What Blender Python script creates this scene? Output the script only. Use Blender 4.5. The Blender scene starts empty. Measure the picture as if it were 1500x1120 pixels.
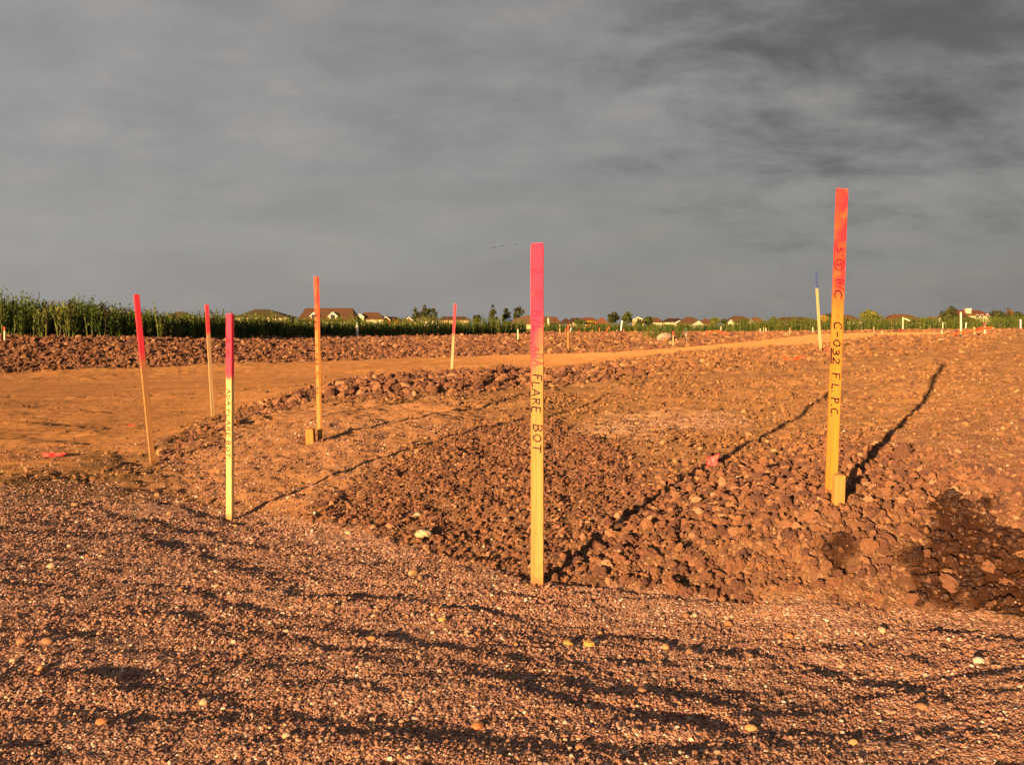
import bpy, math, random
import numpy as np
from mathutils import Vector, Matrix, Euler

random.seed(7); rng = np.random.default_rng(11)
scene = bpy.context.scene
COL = scene.collection
R = math.radians
PI = math.pi

# ------------------------------------------------------------------ camera
EYE = 0.8                      # camera height in metres above the foot of the middle stake
F = 1450.0; CX = 750.0; HZ = 478.0
cam_d = bpy.data.cameras.new("camera"); cam = bpy.data.objects.new("camera", cam_d); COL.objects.link(cam)
cam.location = (0, 0, EYE); cam.rotation_euler = (R(90), 0, 0)
cam_d.sensor_fit = 'HORIZONTAL'; cam_d.sensor_width = 36.0; cam_d.lens = 36.0 * F / 1500.0
cam_d.shift_y = -(560.0 - HZ) / 1500.0
cam_d.clip_start = 0.05; cam_d.clip_end = 9000
scene.camera = cam

# ------------------------------------------------------------------ light
SUN_AZ = 26.8; SUN_EL = 8.0    # light travels away from the camera, to the right
sun_d = bpy.data.lights.new("sun", 'SUN'); sun = bpy.data.objects.new("sun", sun_d); COL.objects.link(sun)
sun_d.energy = 5.0; sun_d.angle = R(0.5); sun_d.color = (1.0, 0.62, 0.30)
a, e = R(SUN_AZ), R(SUN_EL)
tv = Vector((math.sin(a) * math.cos(e), math.cos(a) * math.cos(e), -math.sin(e)))
sun.rotation_euler = tv.to_track_quat('-Z', 'Y').to_euler()
sun.location = (-20, -40, 12)

vs = scene.view_settings
scene.display_settings.display_device = 'sRGB'
vs.view_transform = 'Standard'; vs.look = 'None'; vs.gamma = 1.0; vs.use_curve_mapping = False
vs.exposure = 1.4
try:
    scene.cycles.max_bounces = 5; scene.cycles.diffuse_bounces = 2; scene.cycles.glossy_bounces = 2
    scene.cycles.sample_clamp_indirect = 3.0
except Exception: pass

# node helpers
def N(nt, typ, **kw):
    n = nt.nodes.new(typ)
    for k, v in kw.items(): setattr(n, k, v)
    return n
def L(nt, a_, b_): nt.links.new(a_, b_)
def math_n(nt, op, a_, b_=None, clamp=False):
    n = N(nt, 'ShaderNodeMath', operation=op); n.use_clamp = clamp
    for i, s in enumerate((a_, b_)):
        if s is None: continue
        if isinstance(s, (int, float)): n.inputs[i].default_value = s
        else: L(nt, s, n.inputs[i])
    return n.outputs[0]
def mix_c(nt, fac, c1, c2, blend='MIX'):
    n = N(nt, 'ShaderNodeMix', data_type='RGBA', blend_type=blend)
    for s, v in ((n.inputs[0], fac), (n.inputs[6], c1), (n.inputs[7], c2)):
        if isinstance(v, (int, float)): s.default_value = v
        elif isinstance(v, tuple): s.default_value = (*v, 1) if len(v) == 3 else v
        else: L(nt, v, s)
    return n.outputs[2]
def maprange(nt, v, a0, a1, b0, b1, smooth=True):
    n = N(nt, 'ShaderNodeMapRange'); n.interpolation_type = 'SMOOTHSTEP' if smooth else 'LINEAR'
    L(nt, v, n.inputs[0])
    for i, q in enumerate((a0, a1, b0, b1)): n.inputs[i + 1].default_value = q
    return n.outputs[0]
def ramp(nt, fac, stops, interp='LINEAR'):
    n = N(nt, 'ShaderNodeValToRGB'); n.color_ramp.interpolation = interp
    el = n.color_ramp.elements
    while len(el) < len(stops): el.new(0.5)
    for i, (p, c) in enumerate(stops):
        el[i].position = p; el[i].color = (*c, 1)
    L(nt, fac, n.inputs[0]); return n.outputs[0]
def noise(nt, vec, scale, detail=4, rough=0.55, dist=0.0):
    n = N(nt, 'ShaderNodeTexNoise'); n.inputs['Scale'].default_value = scale
    n.inputs['Detail'].default_value = detail; n.inputs['Roughness'].default_value = rough
    n.inputs['Distortion'].default_value = dist
    if vec is not None: L(nt, vec, n.inputs['Vector'])
    return n.outputs['Fac']

# ------------------------------------------------------------------ world: overcast storm sky over a low sun
world = bpy.data.worlds.new("World"); scene.world = world; world.use_nodes = True
wt = world.node_tree; wt.nodes.clear()
wo = N(wt, 'ShaderNodeOutputWorld'); bg = N(wt, 'ShaderNodeBackground'); L(wt, bg.outputs[0], wo.inputs[0])
bg.inputs[1].default_value = 0.1
sky = N(wt, 'ShaderNodeTexSky', sky_type='NISHITA'); sky.sun_disc = False
sky.sun_elevation = R(SUN_EL); sky.sun_rotation = R(180 + SUN_AZ); sky.dust_density = 2.0
tc = N(wt, 'ShaderNodeTexCoord'); sx = N(wt, 'ShaderNodeSeparateXYZ'); L(wt, tc.outputs['Generated'], sx.inputs[0])
zc = math_n(wt, 'MAXIMUM', sx.outputs[2], 0.0)
den = math_n(wt, 'ADD', zc, 0.30)
px = math_n(wt, 'DIVIDE', sx.outputs[0], den); py = math_n(wt, 'DIVIDE', sx.outputs[1], den)
cv = N(wt, 'ShaderNodeCombineXYZ'); L(wt, px, cv.inputs[0]); L(wt, py, cv.inputs[1])
n1 = noise(wt, cv.outputs[0], 1.5, 5, 0.5, 0.3)
mp2 = N(wt, 'ShaderNodeMapping'); mp2.inputs['Scale'].default_value = (1.0, 1.35, 1); mp2.inputs['Location'].default_value = (3.1, 1.7, 0)
mp2.inputs['Rotation'].default_value = (0, 0, R(-14)); L(wt, cv.outputs[0], mp2.inputs['Vector'])
n2 = noise(wt, mp2.outputs[0], 4.4, 9, 0.61, 0.2)
# broad field: the storm is thicker to the right and overhead
side = math_n(wt, 'ADD', math_n(wt, 'MULTIPLY', sx.outputs[0], 0.85), math_n(wt, 'MULTIPLY', zc, 0.75))
thick = maprange(wt, side, -0.45, 0.75, 0.0, 1.0)
# the dark cloud core, direction up-right
dv = N(wt, 'ShaderNodeVectorMath', operation='DISTANCE'); L(wt, tc.outputs['Generated'], dv.inputs[0])
dv.inputs[1].default_value = Vector((0.33, 0.87, 0.34)).normalized()
dd = math_n(wt, 'ADD', dv.outputs['Value'], math_n(wt, 'MULTIPLY', math_n(wt, 'SUBTRACT', n2, 0.5), 0.50))
core = maprange(wt, dd, 0.02, 0.30, 1.0, 0.0)
base = mix_c(wt, thick, (1.22, 1.17, 1.14), (0.82, 0.79, 0.77))
v1 = maprange(wt, n1, 0.3, 0.7, 0.93, 1.07)
lowfade = math_n(wt, 'MULTIPLY', maprange(wt, zc, 0.02, 0.22, 0.10, 1.0), maprange(wt, side, -0.2, 0.5, 0.42, 0.78))          # veil of rain haze flattens the cloud relief at the horizon
v2 = math_n(wt, 'ADD', 1.0, math_n(wt, 'MULTIPLY', math_n(wt, 'MULTIPLY', math_n(wt, 'SUBTRACT', n2, 0.5), 1.4), lowfade))
cm = N(wt, 'ShaderNodeVectorMath', operation='SCALE'); L(wt, base, cm.inputs[0]); L(wt, math_n(wt, 'MULTIPLY', v1, v2), cm.inputs['Scale'])
cd = N(wt, 'ShaderNodeVectorMath', operation='SCALE'); L(wt, cm.outputs[0], cd.inputs[0])
L(wt, math_n(wt, 'SUBTRACT', 1.0, math_n(wt, 'MULTIPLY', core, 0.46)), cd.inputs['Scale'])
warm = mix_c(wt, math_n(wt, 'MULTIPLY', maprange(wt, n2, 0.52, 0.70, 0.0, 1.0), 0.5), cd.outputs[0], mix_c(wt, 1.0, cd.outputs[0], (1.07, 1.0, 0.92), 'MULTIPLY'))
full = mix_c(wt, 0.97, sky.outputs[0], warm)
L(wt, full, bg.inputs[0])

# ------------------------------------------------------------------ object helpers
def tag(o, label=None, cat=None, group=None, kind=None):
    if label: o['label'] = label
    if cat: o['category'] = cat
    if group: o['group'] = group
    if kind: o['kind'] = kind
    return o
def empty(name, loc, label, cat, group=None, rot=(0, 0, 0)):
    o = bpy.data.objects.new(name, None); COL.objects.link(o); o.location = loc; o.rotation_euler = rot
    o.empty_display_size = 0.1
    return tag(o, label, cat, group)
def mesh_np(name, V, Fq, mat=None, parent=None, smooth=False, attrs=None):
    """V (n,3) array, Fq (m,3|4) int array"""
    V = np.asarray(V, np.float32); Fq = np.asarray(Fq, np.int32)
    me = bpy.data.meshes.new(name); k = Fq.shape[1]
    me.vertices.add(len(V)); me.vertices.foreach_set('co', V.ravel())
    me.loops.add(Fq.size); me.loops.foreach_set('vertex_index', Fq.ravel())
    me.polygons.add(len(Fq)); me.polygons.foreach_set('loop_start', np.arange(0, Fq.size, k, dtype=np.int32))
    me.polygons.foreach_set('loop_total', np.full(len(Fq), k, np.int32))
    me.update(calc_edges=True)
    me.polygons.foreach_set('use_smooth', np.full(len(Fq), smooth))
    if attrs:
        for nm, (typ, arr) in attrs.items():
            at = me.attributes.new(nm, typ, 'POINT')
            at.data.foreach_set('value' if typ in ('FLOAT', 'INT') else ('vector' if typ == 'FLOAT_VECTOR' else 'color'), np.asarray(arr).ravel())
    if mat: me.materials.append(mat)
    o = bpy.data.objects.new(name, me); COL.objects.link(o)
    if parent: o.parent = parent
    return o
class MB:
    """collects polygons (any size) into one mesh"""
    def __init__(s): s.v = []; s.f = []
    def poly(s, pts): i = len(s.v); s.v += [tuple(p) for p in pts]; s.f.append(list(range(i, i + len(pts))))
    def box(s, x0, x1, y0, y1, z0, z1, top=None):
        i = len(s.v); t = top or (x0, x1, y0, y1)
        s.v += [(x0, y0, z0), (x1, y0, z0), (x1, y1, z0), (x0, y1, z0), (t[0], t[2], z1), (t[1], t[2], z1), (t[1], t[3], z1), (t[0], t[3], z1)]
        s.f += [[i + q for q in f] for f in ((0, 3, 2, 1), (4, 5, 6, 7), (0, 1, 5, 4), (1, 2, 6, 5), (2, 3, 7, 6), (3, 0, 4, 7))]
    def cbox(s, x0, x1, y0, y1, z0, z1, c):     # box with chamfered upright edges and top rim
        xs = [(x0 + c, y0), (x1 - c, y0), (x1, y0 + c), (x1, y1 - c), (x1 - c, y1), (x0 + c, y1), (x0, y1 - c), (x0, y0 + c)]
        cx, cy = (x0 + x1) / 2, (y0 + y1) / 2
        rings = []
        for z, k in ((z0, 0), (z1 - c, 0), (z1, c)):
            i = len(s.v); rings.append(i)
            for (x, y) in xs:
                s.v.append((x - math.copysign(min(k, abs(x - cx)), x - cx), y - math.copysign(min(k, abs(y - cy)), y - cy), z))
        for r0, r1 in zip(rings, rings[1:]):
            for q in range(8): s.f.append([r0 + q, r0 + (q + 1) % 8, r1 + (q + 1) % 8, r1 + q])
        s.f.append([rings[-1] + q for q in range(8)])
        s.f.append([rings[0] + q for q in range(7, -1, -1)])
    def tube(s, pts, rad, n=6, cap=True):
        pts = [Vector(p) for p in pts]; prev = None; first = None
        for k, p in enumerate(pts):
            d = (pts[min(k + 1, len(pts) - 1)] - pts[max(k - 1, 0)]).normalized()
            up = Vector((0, 0, 1)) if abs(d.z) < 0.9 else Vector((1, 0, 0))
            a_ = d.cross(up).normalized(); b_ = d.cross(a_).normalized(); i = len(s.v)
            for q in range(n):
                t = 2 * PI * q / n; s.v.append(tuple(p + (a_ * math.cos(t) + b_ * math.sin(t)) * rad[k]))
            if prev is not None:
                for q in range(n): s.f.append([prev + q, i + q, i + (q + 1) % n, prev + (q + 1) % n])
            else: first = i
            prev = i
        if cap:
            s.f.append([first + q for q in range(n)]); s.f.append([prev + q for q in range(n - 1, -1, -1)])
    def build(s, name, mat, parent=None, smooth=False):
        me = bpy.data.meshes.new(name); me.from_pydata(s.v, [], s.f); me.update()
        if smooth:
            for p in me.polygons: p.use_smooth = True
        if mat: me.materials.append(mat)
        o = bpy.data.objects.new(name, me); COL.objects.link(o)
        if parent: o.parent = parent
        return o
def copy_tree(o, parent=None):
    c = o.copy(); COL.objects.link(c); c.parent = parent
    for ch in o.children: copy_tree(ch, c)
    return c

# ------------------------------------------------------------------ noise in numpy
_perm = np.random.default_rng(3).permutation(512).astype(np.int64); _perm = np.concatenate([_perm, _perm])
_ang = np.random.default_rng(4).uniform(0, 2 * PI, 512); _gx, _gy = np.cos(_ang), np.sin(_ang)
def perlin(x, y):
    xi = np.floor(x).astype(np.int64); yi = np.floor(y).astype(np.int64); xf = x - xi; yf = y - yi
    xi &= 511; yi &= 511; x1 = (xi + 1) & 511; y1 = (yi + 1) & 511
    def g(ix, iy, dx, dy):
        h = _perm[_perm[ix] + iy]; return _gx[h] * dx + _gy[h] * dy
    u = xf * xf * xf * (xf * (xf * 6 - 15) + 10); v = yf * yf * yf * (yf * (yf * 6 - 15) + 10)
    a_ = g(xi, yi, xf, yf); b_ = g(x1, yi, xf - 1, yf); c_ = g(xi, y1, xf, yf - 1); d_ = g(x1, y1, xf - 1, yf - 1)
    return (a_ + (b_ - a_) * u + ((c_ + (d_ - c_) * u) - (a_ + (b_ - a_) * u)) * v) * 1.5
def fbm(x, y, oct_=4, gain=0.5):
    s = 0; A = 1; f = 1
    for i in range(oct_):
        s = s + A * perlin(x * f + 17.3 * i, y * f - 9.1 * i); A *= gain; f *= 2.03
    return s
def lumps(x, y):
    """worley domes: rounded clods packed side by side, random heights"""
    xi = np.floor(x).astype(np.int64); yi = np.floor(y).astype(np.int64); best = np.zeros_like(x)
    for dx in (-1, 0, 1):
        for dy in (-1, 0, 1):
            cx = xi + dx; cy = yi + dy; h = _perm[_perm[cx & 511] + (cy & 511)]
            h2 = _perm[h]; h3 = _perm[h2]
            ox = cx + h / 512.0; oy = cy + h2 / 512.0; r = 0.35 + 0.5 * (h3 / 512.0) ** 1.5
            d2 = ((x - ox) ** 2 + (y - oy) ** 2) / (r * r)
            best = np.maximum(best, np.sqrt(np.clip(1 - d2, 0, 1)) * r)
    return best
def sstep(a_, b_, x): t = np.clip((x - a_) / (b_ - a_), 0, 1); return t * t * (3 - 2 * t)

# ------------------------------------------------------------------ terrain: heights surveyed at points (bearing in photo pixels, drop, distance)
CP = []
def cp(u, v, d): CP.append((u, d, -(v - HZ) / F * d))
def cz(u, z, d): CP.append((u, d, z))
for t in ((-300, 1120, 1.92), (0, 1120, 1.9), (750, 1120, 1.85), (1500, 1120, 1.82), (0, 1000, 2.35), (750, 1000, 2.27), (1500, 1000, 2.2),
          (787, 858, 3.09), (336, 760, 4.68), (1217, 727, 3.48), (467, 642, 6.56), (224, 680, 6.25), (312, 615, 9.2), (661, 553, 14.4), (1202, 514, 13.7),
          (0, 780, 4.2), (100, 690, 6.0), (0, 700, 5.9), (-400, 700, 5.9), (1490, 895, 2.75), (1100, 878, 2.9), (1300, 888, 2.83), (1222, 870, 2.86), (1222, 800, 3.06),
          (1450, 770, 3.3), (1900, 770, 3.3), (1480, 600, 5.5), (1390, 545, 8.0), (1040, 672, 5.2), (980, 620, 7.0), (560, 690, 5.4), (700, 620, 7.3), (640, 750, 4.2),
          (900, 760, 3.85), (850, 600, 8.3), (980, 560, 9.6), (1190, 580, 7.95), (1300, 600, 6.8), (1400, 680, 4.2), (1300, 640, 5.0),
          (330, 612, 8.5), (470, 570, 10.5), (560, 556, 11.5), (650, 550, 13), (720, 545, 12.5), (800, 556, 11.5), (960, 538, 12.5), (1060, 530, 13.5), (1130, 523, 14),
          (1300, 502, 17), (1400, 493, 20), (1500, 488, 22), (1900, 488, 22), (1900, 600, 5.5),
          (330, 598, 11), (470, 554, 15.5), (560, 545, 19), (650, 535, 20), (800, 535, 19), (960, 517, 22), (1060, 508, 25), (1130, 504, 27), (1250, 500, 27),
          (0, 640, 8.3), (0, 590, 12.2), (120, 640, 8.3), (200, 590, 12), (-400, 600, 11.4),
          (-300, 545, 21), (0, 539, 23), (200, 533, 24.5), (400, 527, 26.6), (600, 521, 28.5), (750, 517, 28.6), (900, 514.5, 27),
          (-300, 499, 24), (0, 499, 26), (200, 498, 28), (400, 496.5, 36), (600, 494, 46), (750, 491, 56), (900, 499, 38), (900, 490, 58), (1050, 494, 44), (1050, 488.5, 62), (1100, 500, 33),
          (1200, 496, 33), (1250, 490, 44), (1320, 487, 52), (1180, 488, 62), (1300, 485, 70), (1450, 484, 70), (1450, 489, 32), (1500, 484, 60), (1900, 484, 60)): cp(*t)
for u in (-500, 0, 400, 750, 1100, 1500, 2000):
    cz(u, -0.60, 100); cz(u, -0.65, 200); cz(u, -0.65, 420)
CPa = np.array(CP)
def plan(x, y):
    yy = np.clip(y, 1.3, 400.0)
    return 1.15 * np.clip(x / np.maximum(y, 1.3), -0.85, 0.85), np.log(yy)
_pa, _pb = plan((CPa[:, 0] - CX) / F * CPa[:, 1], CPa[:, 1])
def _ker(r2): return np.sqrt(r2 + 0.05 ** 2)
_K = _ker((_pa[:, None] - _pa) ** 2 + (_pb[:, None] - _pb) ** 2)
_n = len(_pa); _M = np.zeros((_n + 1, _n + 1)); _M[:_n, :_n] = _K - 2e-3 * np.eye(_n); _M[:_n, _n] = 1; _M[_n, :_n] = 1
_w = np.linalg.solve(_M, np.append(CPa[:, 2] + EYE, 0))
def macro(x, y):
    x = np.asarray(x, float); y = np.asarray(y, float); A_, B_ = plan(x, y)
    out = np.full(A_.shape, _w[_n])
    for i in range(_n): out += _w[i] * _ker((A_ - _pa[i]) ** 2 + (B_ - _pb[i]) ** 2)
    return out
_ds = np.exp(np.linspace(math.log(1.4), math.log(160), 1500))
def at(u, v, dmin=0):
    """where the sight line of a photo pixel meets the ground"""
    x = (u - CX) / F * _ds; zr = EYE - (v - HZ) / F * _ds
    hit = np.nonzero((macro(x, _ds) >= zr) & (_ds > dmin))[0]
    d = _ds[hit[0]] if len(hit) else 75.0
    x = (u - CX) / F * d
    return Vector((x, d, float(macro(x, d))))
def wx(u, d): return (u - CX) / F * d
def wz(v, d): return EYE - (v - HZ) / F * d

# zones of the site plan (outlines in plan coordinates)
def outline(pts):
    r = []
    for (u, v) in pts:
        if isinstance(v, str): d = float(v); r.append(((u - CX) / F, math.log(d)))
        else: p = at(u, v); r.append((p.x / p.y, math.log(p.y)))
    return np.array(r)
def inside(poly, x, y, soft, wob=0.0, ws=3.0):
    """soft mask of a plan outline, its edge wobbled by noise"""
    yy = np.maximum(y, 0.3); p = x / yy; q = np.log(yy)
    if wob: 
        p = p + wob * fbm(x * ws + 3, y * ws, 3); q = q + wob * 2 * fbm(x * ws - 8, y * ws + 5, 3)
    ins = np.zeros(p.shape, bool); dmin = np.full(p.shape, 9.0); n = len(poly)
    for i in range(n):
        x0, y0 = poly[i]; x1, y1 = poly[(i + 1) % n]
        c = ((y0 > q) != (y1 > q)) & (p < (x1 - x0) * (q - y0) / (y1 - y0 + 1e-12) + x0); ins ^= c
        ex, ey = x1 - x0, y1 - y0; t = np.clip(((p - x0) * ex + (q - y0) * ey) / (ex * ex + ey * ey + 1e-12), 0, 1)
        dmin = np.minimum(dmin, np.hypot(p - x0 - t * ex, q - y0 - t * ey))
    s = np.where(ins, dmin, -dmin)
    return sstep(-soft, soft, s)
Z_GRAVEL = outline([(-900, "1.0"), (2400, "1.0"), (2400, 930), (1500, 905), (1300, 888), (1100, 876), (900, 862), (787, 852), (690, 828), (570, 792), (480, 766), (380, 752), (290, 735), (190, 712), (90, 705), (0, 712), (-900, 720)])
Z_SLOPE = outline([(360, 750), (470, 752), (560, 690), (660, 640), (740, 612), (690, 590), (600, 590), (520, 592), (400, 600), (300, 640), (225, 682), (250, 715)])
Z_ROAD = outline([(-900, "5.0"), (-900, 690), (0, 695), (100, 690), (190, 672), (222, 655), (262, 632), (330, 604), (420, 577), (480, 562), (560, 551), (640, 543), (720, 541), (800, 541), (900, 529), (960, 523), (1060, 512), (1130, 508), (1200, 507), (1250, 500), (1300, 492), (1320, "26"), (1420, "40"), (1420, "52"),
                   (1300, "58"), (1180, "50"), (1150, "40"), (1105, "34"), (1000, "28.5"), (900, "26.5"), (750, "27.8"), (600, "27.8"), (400, "26"), (200, "24"), (0, "22.5"), (-900, "20")])
Z_FINE = outline([(470, 762), (560, 695), (680, 634), (770, 615), (870, 640), (960, 690), (890, 760), (812, 850), (740, 842), (640, 812), (560, 790)])
Z_COARSE = outline([(812, 852), (880, 780), (960, 715), (1060, 672), (1150, 650), (1240, 640), (1330, 660), (1420, 690), (1800, 690), (2300, 900), (1500, 903), (1300, 887), (1100, 875), (900, 861)])
Z_CREST = outline([(215, 672), (300, 625), (400, 588), (480, 566), (640, 547), (800, 545), (960, 525), (1130, 509), (1300, 490), (1460, 492), (1420, 520), (1300, 525), (1150, 545), (1000, 548), (860, 560), (700, 575), (560, 585), (480, 585), (400, 606), (300, 650), (235, 685)])
Z_PALE = outline([(850, 632), (900, 612), (980, 604), (1060, 610), (1050, 632), (980, 642), (900, 643)])
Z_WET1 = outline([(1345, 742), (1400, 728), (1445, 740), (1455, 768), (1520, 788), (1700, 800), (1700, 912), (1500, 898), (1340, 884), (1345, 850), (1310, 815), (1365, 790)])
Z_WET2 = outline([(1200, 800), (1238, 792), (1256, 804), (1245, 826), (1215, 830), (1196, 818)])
Z_BERM = outline([(-900, "20"), (0, "22.5"), (200, "24"), (400, "26"), (600, "27.8"), (750, "27.8"), (760, "57"), (600, "48"), (400, "38"), (200, "29.5"), (0, "27.5"), (-900, "25")])
Z_OLIVE1 = outline([(10, 704), (50, 692), (100, 690), (135, 700), (160, 716), (200, 728), (190, 738), (130, 730), (70, 732), (20, 722)]); Z_OLIVE2 = outline([(120, 672), (140, 663), (155, 672), (172, 690), (180, 706), (150, 706), (140, 690)])  # shade of the lumps at the left edge, painted into the ground colour
def zones(x, y):
    z = {}
    z['gravel'] = inside(Z_GRAVEL, x, y, 0.012, 0.008, 4.0)
    z['slope'] = inside(Z_SLOPE, x, y, 0.04, 0.012, 2.0)
    z['gtone'] = np.clip(inside(Z_GRAVEL, x, y, 0.05, 0.02, 2.0) * (1 - 0.75 * sstep(4.3, 5.8, y)), 0, 1) * np.clip(z['gravel'] * 1.5, 0, 1)
    z['road'] = inside(Z_ROAD, x, y, 0.012, 0.008, 1.2)
    z['fine'] = inside(Z_FINE, x, y, 0.03, 0.015, 2.0)
    z['coarse'] = inside(Z_COARSE, x, y, 0.03, 0.01, 2.0)
    z['crest'] = inside(Z_CREST, x, y, 0.02, 0.01, 1.0)
    z['pale'] = inside(Z_PALE, x, y, 0.04, 0.03, 1.5) 
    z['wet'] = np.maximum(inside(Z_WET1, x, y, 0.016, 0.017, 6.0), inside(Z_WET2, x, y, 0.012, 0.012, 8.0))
    z['berm'] = inside(Z_BERM, x, y, 0.01, 0.005, 0.8)
    z['sunlit'] = z['road'] * sstep(15, 24, y) * sstep(-0.10, 0.08, x / np.maximum(y, 0.3))  # far right road: sun brightness on rough dirt put into paler orange colour
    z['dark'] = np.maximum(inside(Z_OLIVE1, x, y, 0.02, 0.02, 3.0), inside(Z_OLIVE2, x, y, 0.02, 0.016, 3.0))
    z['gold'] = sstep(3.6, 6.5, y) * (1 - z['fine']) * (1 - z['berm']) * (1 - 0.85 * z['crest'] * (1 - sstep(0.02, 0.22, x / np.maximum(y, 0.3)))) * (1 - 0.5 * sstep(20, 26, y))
    z['lawn'] = sstep(84, 100, y)
    return z

# wheel ruts: pushed-up ridges with a steep far side
RUTS = []
def rut(pts, amp, near, far):
    P = np.array([[p.x, p.y] for p in (at(u, v) for (u, v) in pts)]); RUTS.append((P, amp, near, far))
rut([(330, 766), (470, 762), (560, 792), (680, 836), (800, 862), (950, 874), (1130, 894), (1300, 907), (1500, 946), (1700, 980)], 0.024, 0.10, 0.035)
rut([(700, 852), (860, 880), (1000, 890), (1160, 905), (1350, 930), (1500, 956), (1650, 985)], 0.011, 0.07, 0.03)
rut([(90, 775), (200, 792), (300, 826), (420, 872), (560, 886), (700, 905), (850, 931), (1000, 954), (1130, 976), (1300, 1012), (1450, 1050)], 0.030, 0.13, 0.04)
rut([(190, 760), (300, 792), (390, 815), (470, 820), (560, 842), (640, 860)], 0.030, 0.13, 0.045)
rut([(120, 900), (250, 908), (420, 946), (600, 984), (720, 1004), (900, 1050), (1100, 1090)], 0.022, 0.12, 0.035)
rut([(-60, 1010), (120, 990), (300, 1030), (500, 1070), (750, 1110)], 0.022, 0.12, 0.035)
rut([(0, 700), (90, 706), (160, 716), (210, 736), (300, 764), (400, 790)], 0.045, 0.25, 0.06)
rut([(60, 735), (150, 752), (260, 790)], 0.030, 0.18, 0.05)
rut([(110, 672), (150, 664), (175, 690), (200, 704)], 0.05, 0.25, 0.06)
rut([(-100, 618), (60, 622), (150, 632), (230, 628)], 0.035, 0.45, 0.10)
rut([(-100, 606), (60, 609), (160, 603)], 0.02, 0.35, 0.10)
rut([(-100, 572), (100, 571), (300, 563), (480, 551)], 0.025, 0.8, 0.16)
rut([(-100, 556), (200, 549), (420, 541), (640, 529), (760, 526)], 0.045, 1.0, 0.2)
rut([(800, 530), (940, 524), (1040, 512)], 0.05, 0.8, 0.2)
rut([(500, 546), (640, 541), (730, 537)], 0.05, 0.6, 0.2)
rut([(40, 545), (240, 541), (400, 531)], 0.05, 1.0, 0.3)
rut([(480, 800), (620, 852), (760, 884), (900, 905)], 0.018, 0.07, 0.03); rut([(560, 868), (720, 888), (900, 916), (1060, 936), (1220, 965)], 0.014, 0.07, 0.03)
rut([(0, 840), (130, 850), (260, 872), (380, 905)], 0.016, 0.08, 0.03); rut([(300, 880), (460, 925), (640, 955), (820, 985), (1000, 1005)], 0.016, 0.07, 0.03)
rut([(960, 925), (1150, 950), (1330, 975), (1500, 1010)], 0.016, 0.07, 0.03); rut([(40, 930), (200, 950), (360, 985), (520, 1010)], 0.014, 0.07, 0.03)
rut([(-100, 585), (150, 583), (300, 577), (430, 565)], 0.03, 0.5, 0.12); rut([(-100, 640), (60, 648), (140, 655)], 0.02, 0.3, 0.08); rut([(200, 556), (420, 549), (600, 538), (740, 533)], 0.03, 0.8, 0.16); rut([(820, 523), (950, 517), (1080, 506), (1200, 499)], 0.05, 0.9, 0.2)
def rut_height(x, y):
    out = np.zeros_like(x); rag = 0.5 + 0.9 * np.clip(fbm(x * 2.2 + 40, y * 2.2, 3) + 0.25, 0, 1)
    wob = 0.03 * fbm(x * 5, y * 5 + 11, 3)
    y_far = 7.0
    for P, amp, near, far in RUTS:
        if P[0][1] < y_far: near, far = near * 0.75, far * 0.8
        best = np.full(x.shape, 9.0); sgn = np.zeros_like(x); tt = np.zeros_like(x); n = len(P) - 1
        for i in range(n):
            a_, b_ = P[i], P[i + 1]; ex, ey = b_ - a_; l2 = ex * ex + ey * ey
            t = np.clip(((x - a_[0]) * ex + (y - a_[1]) * ey) / l2, 0, 1)
            d = np.hypot(x - a_[0] - t * ex, y - a_[1] - t * ey); m = d < best
            best = np.where(m, d, best); s = np.sign(-(x - a_[0]) * ey + (y - a_[1]) * ex); sgn = np.where(m, s, sgn); tt = np.where(m, (i + t) / n, tt)
        s = best * sgn + wob * (near / 0.12)
        prof = np.where(s < 0, np.exp(-(s / near) ** 2), np.exp(-(s / far) ** 2)) - 0.55 * np.exp(-((s - far * 2.6) / (near * 0.7)) ** 2)
        out += (0.23 if y_far > P[0][1] else 0.95) * amp * prof * rag * sstep(0, 0.08, tt) * sstep(0, 0.08, 1 - tt)
    return out
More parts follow.
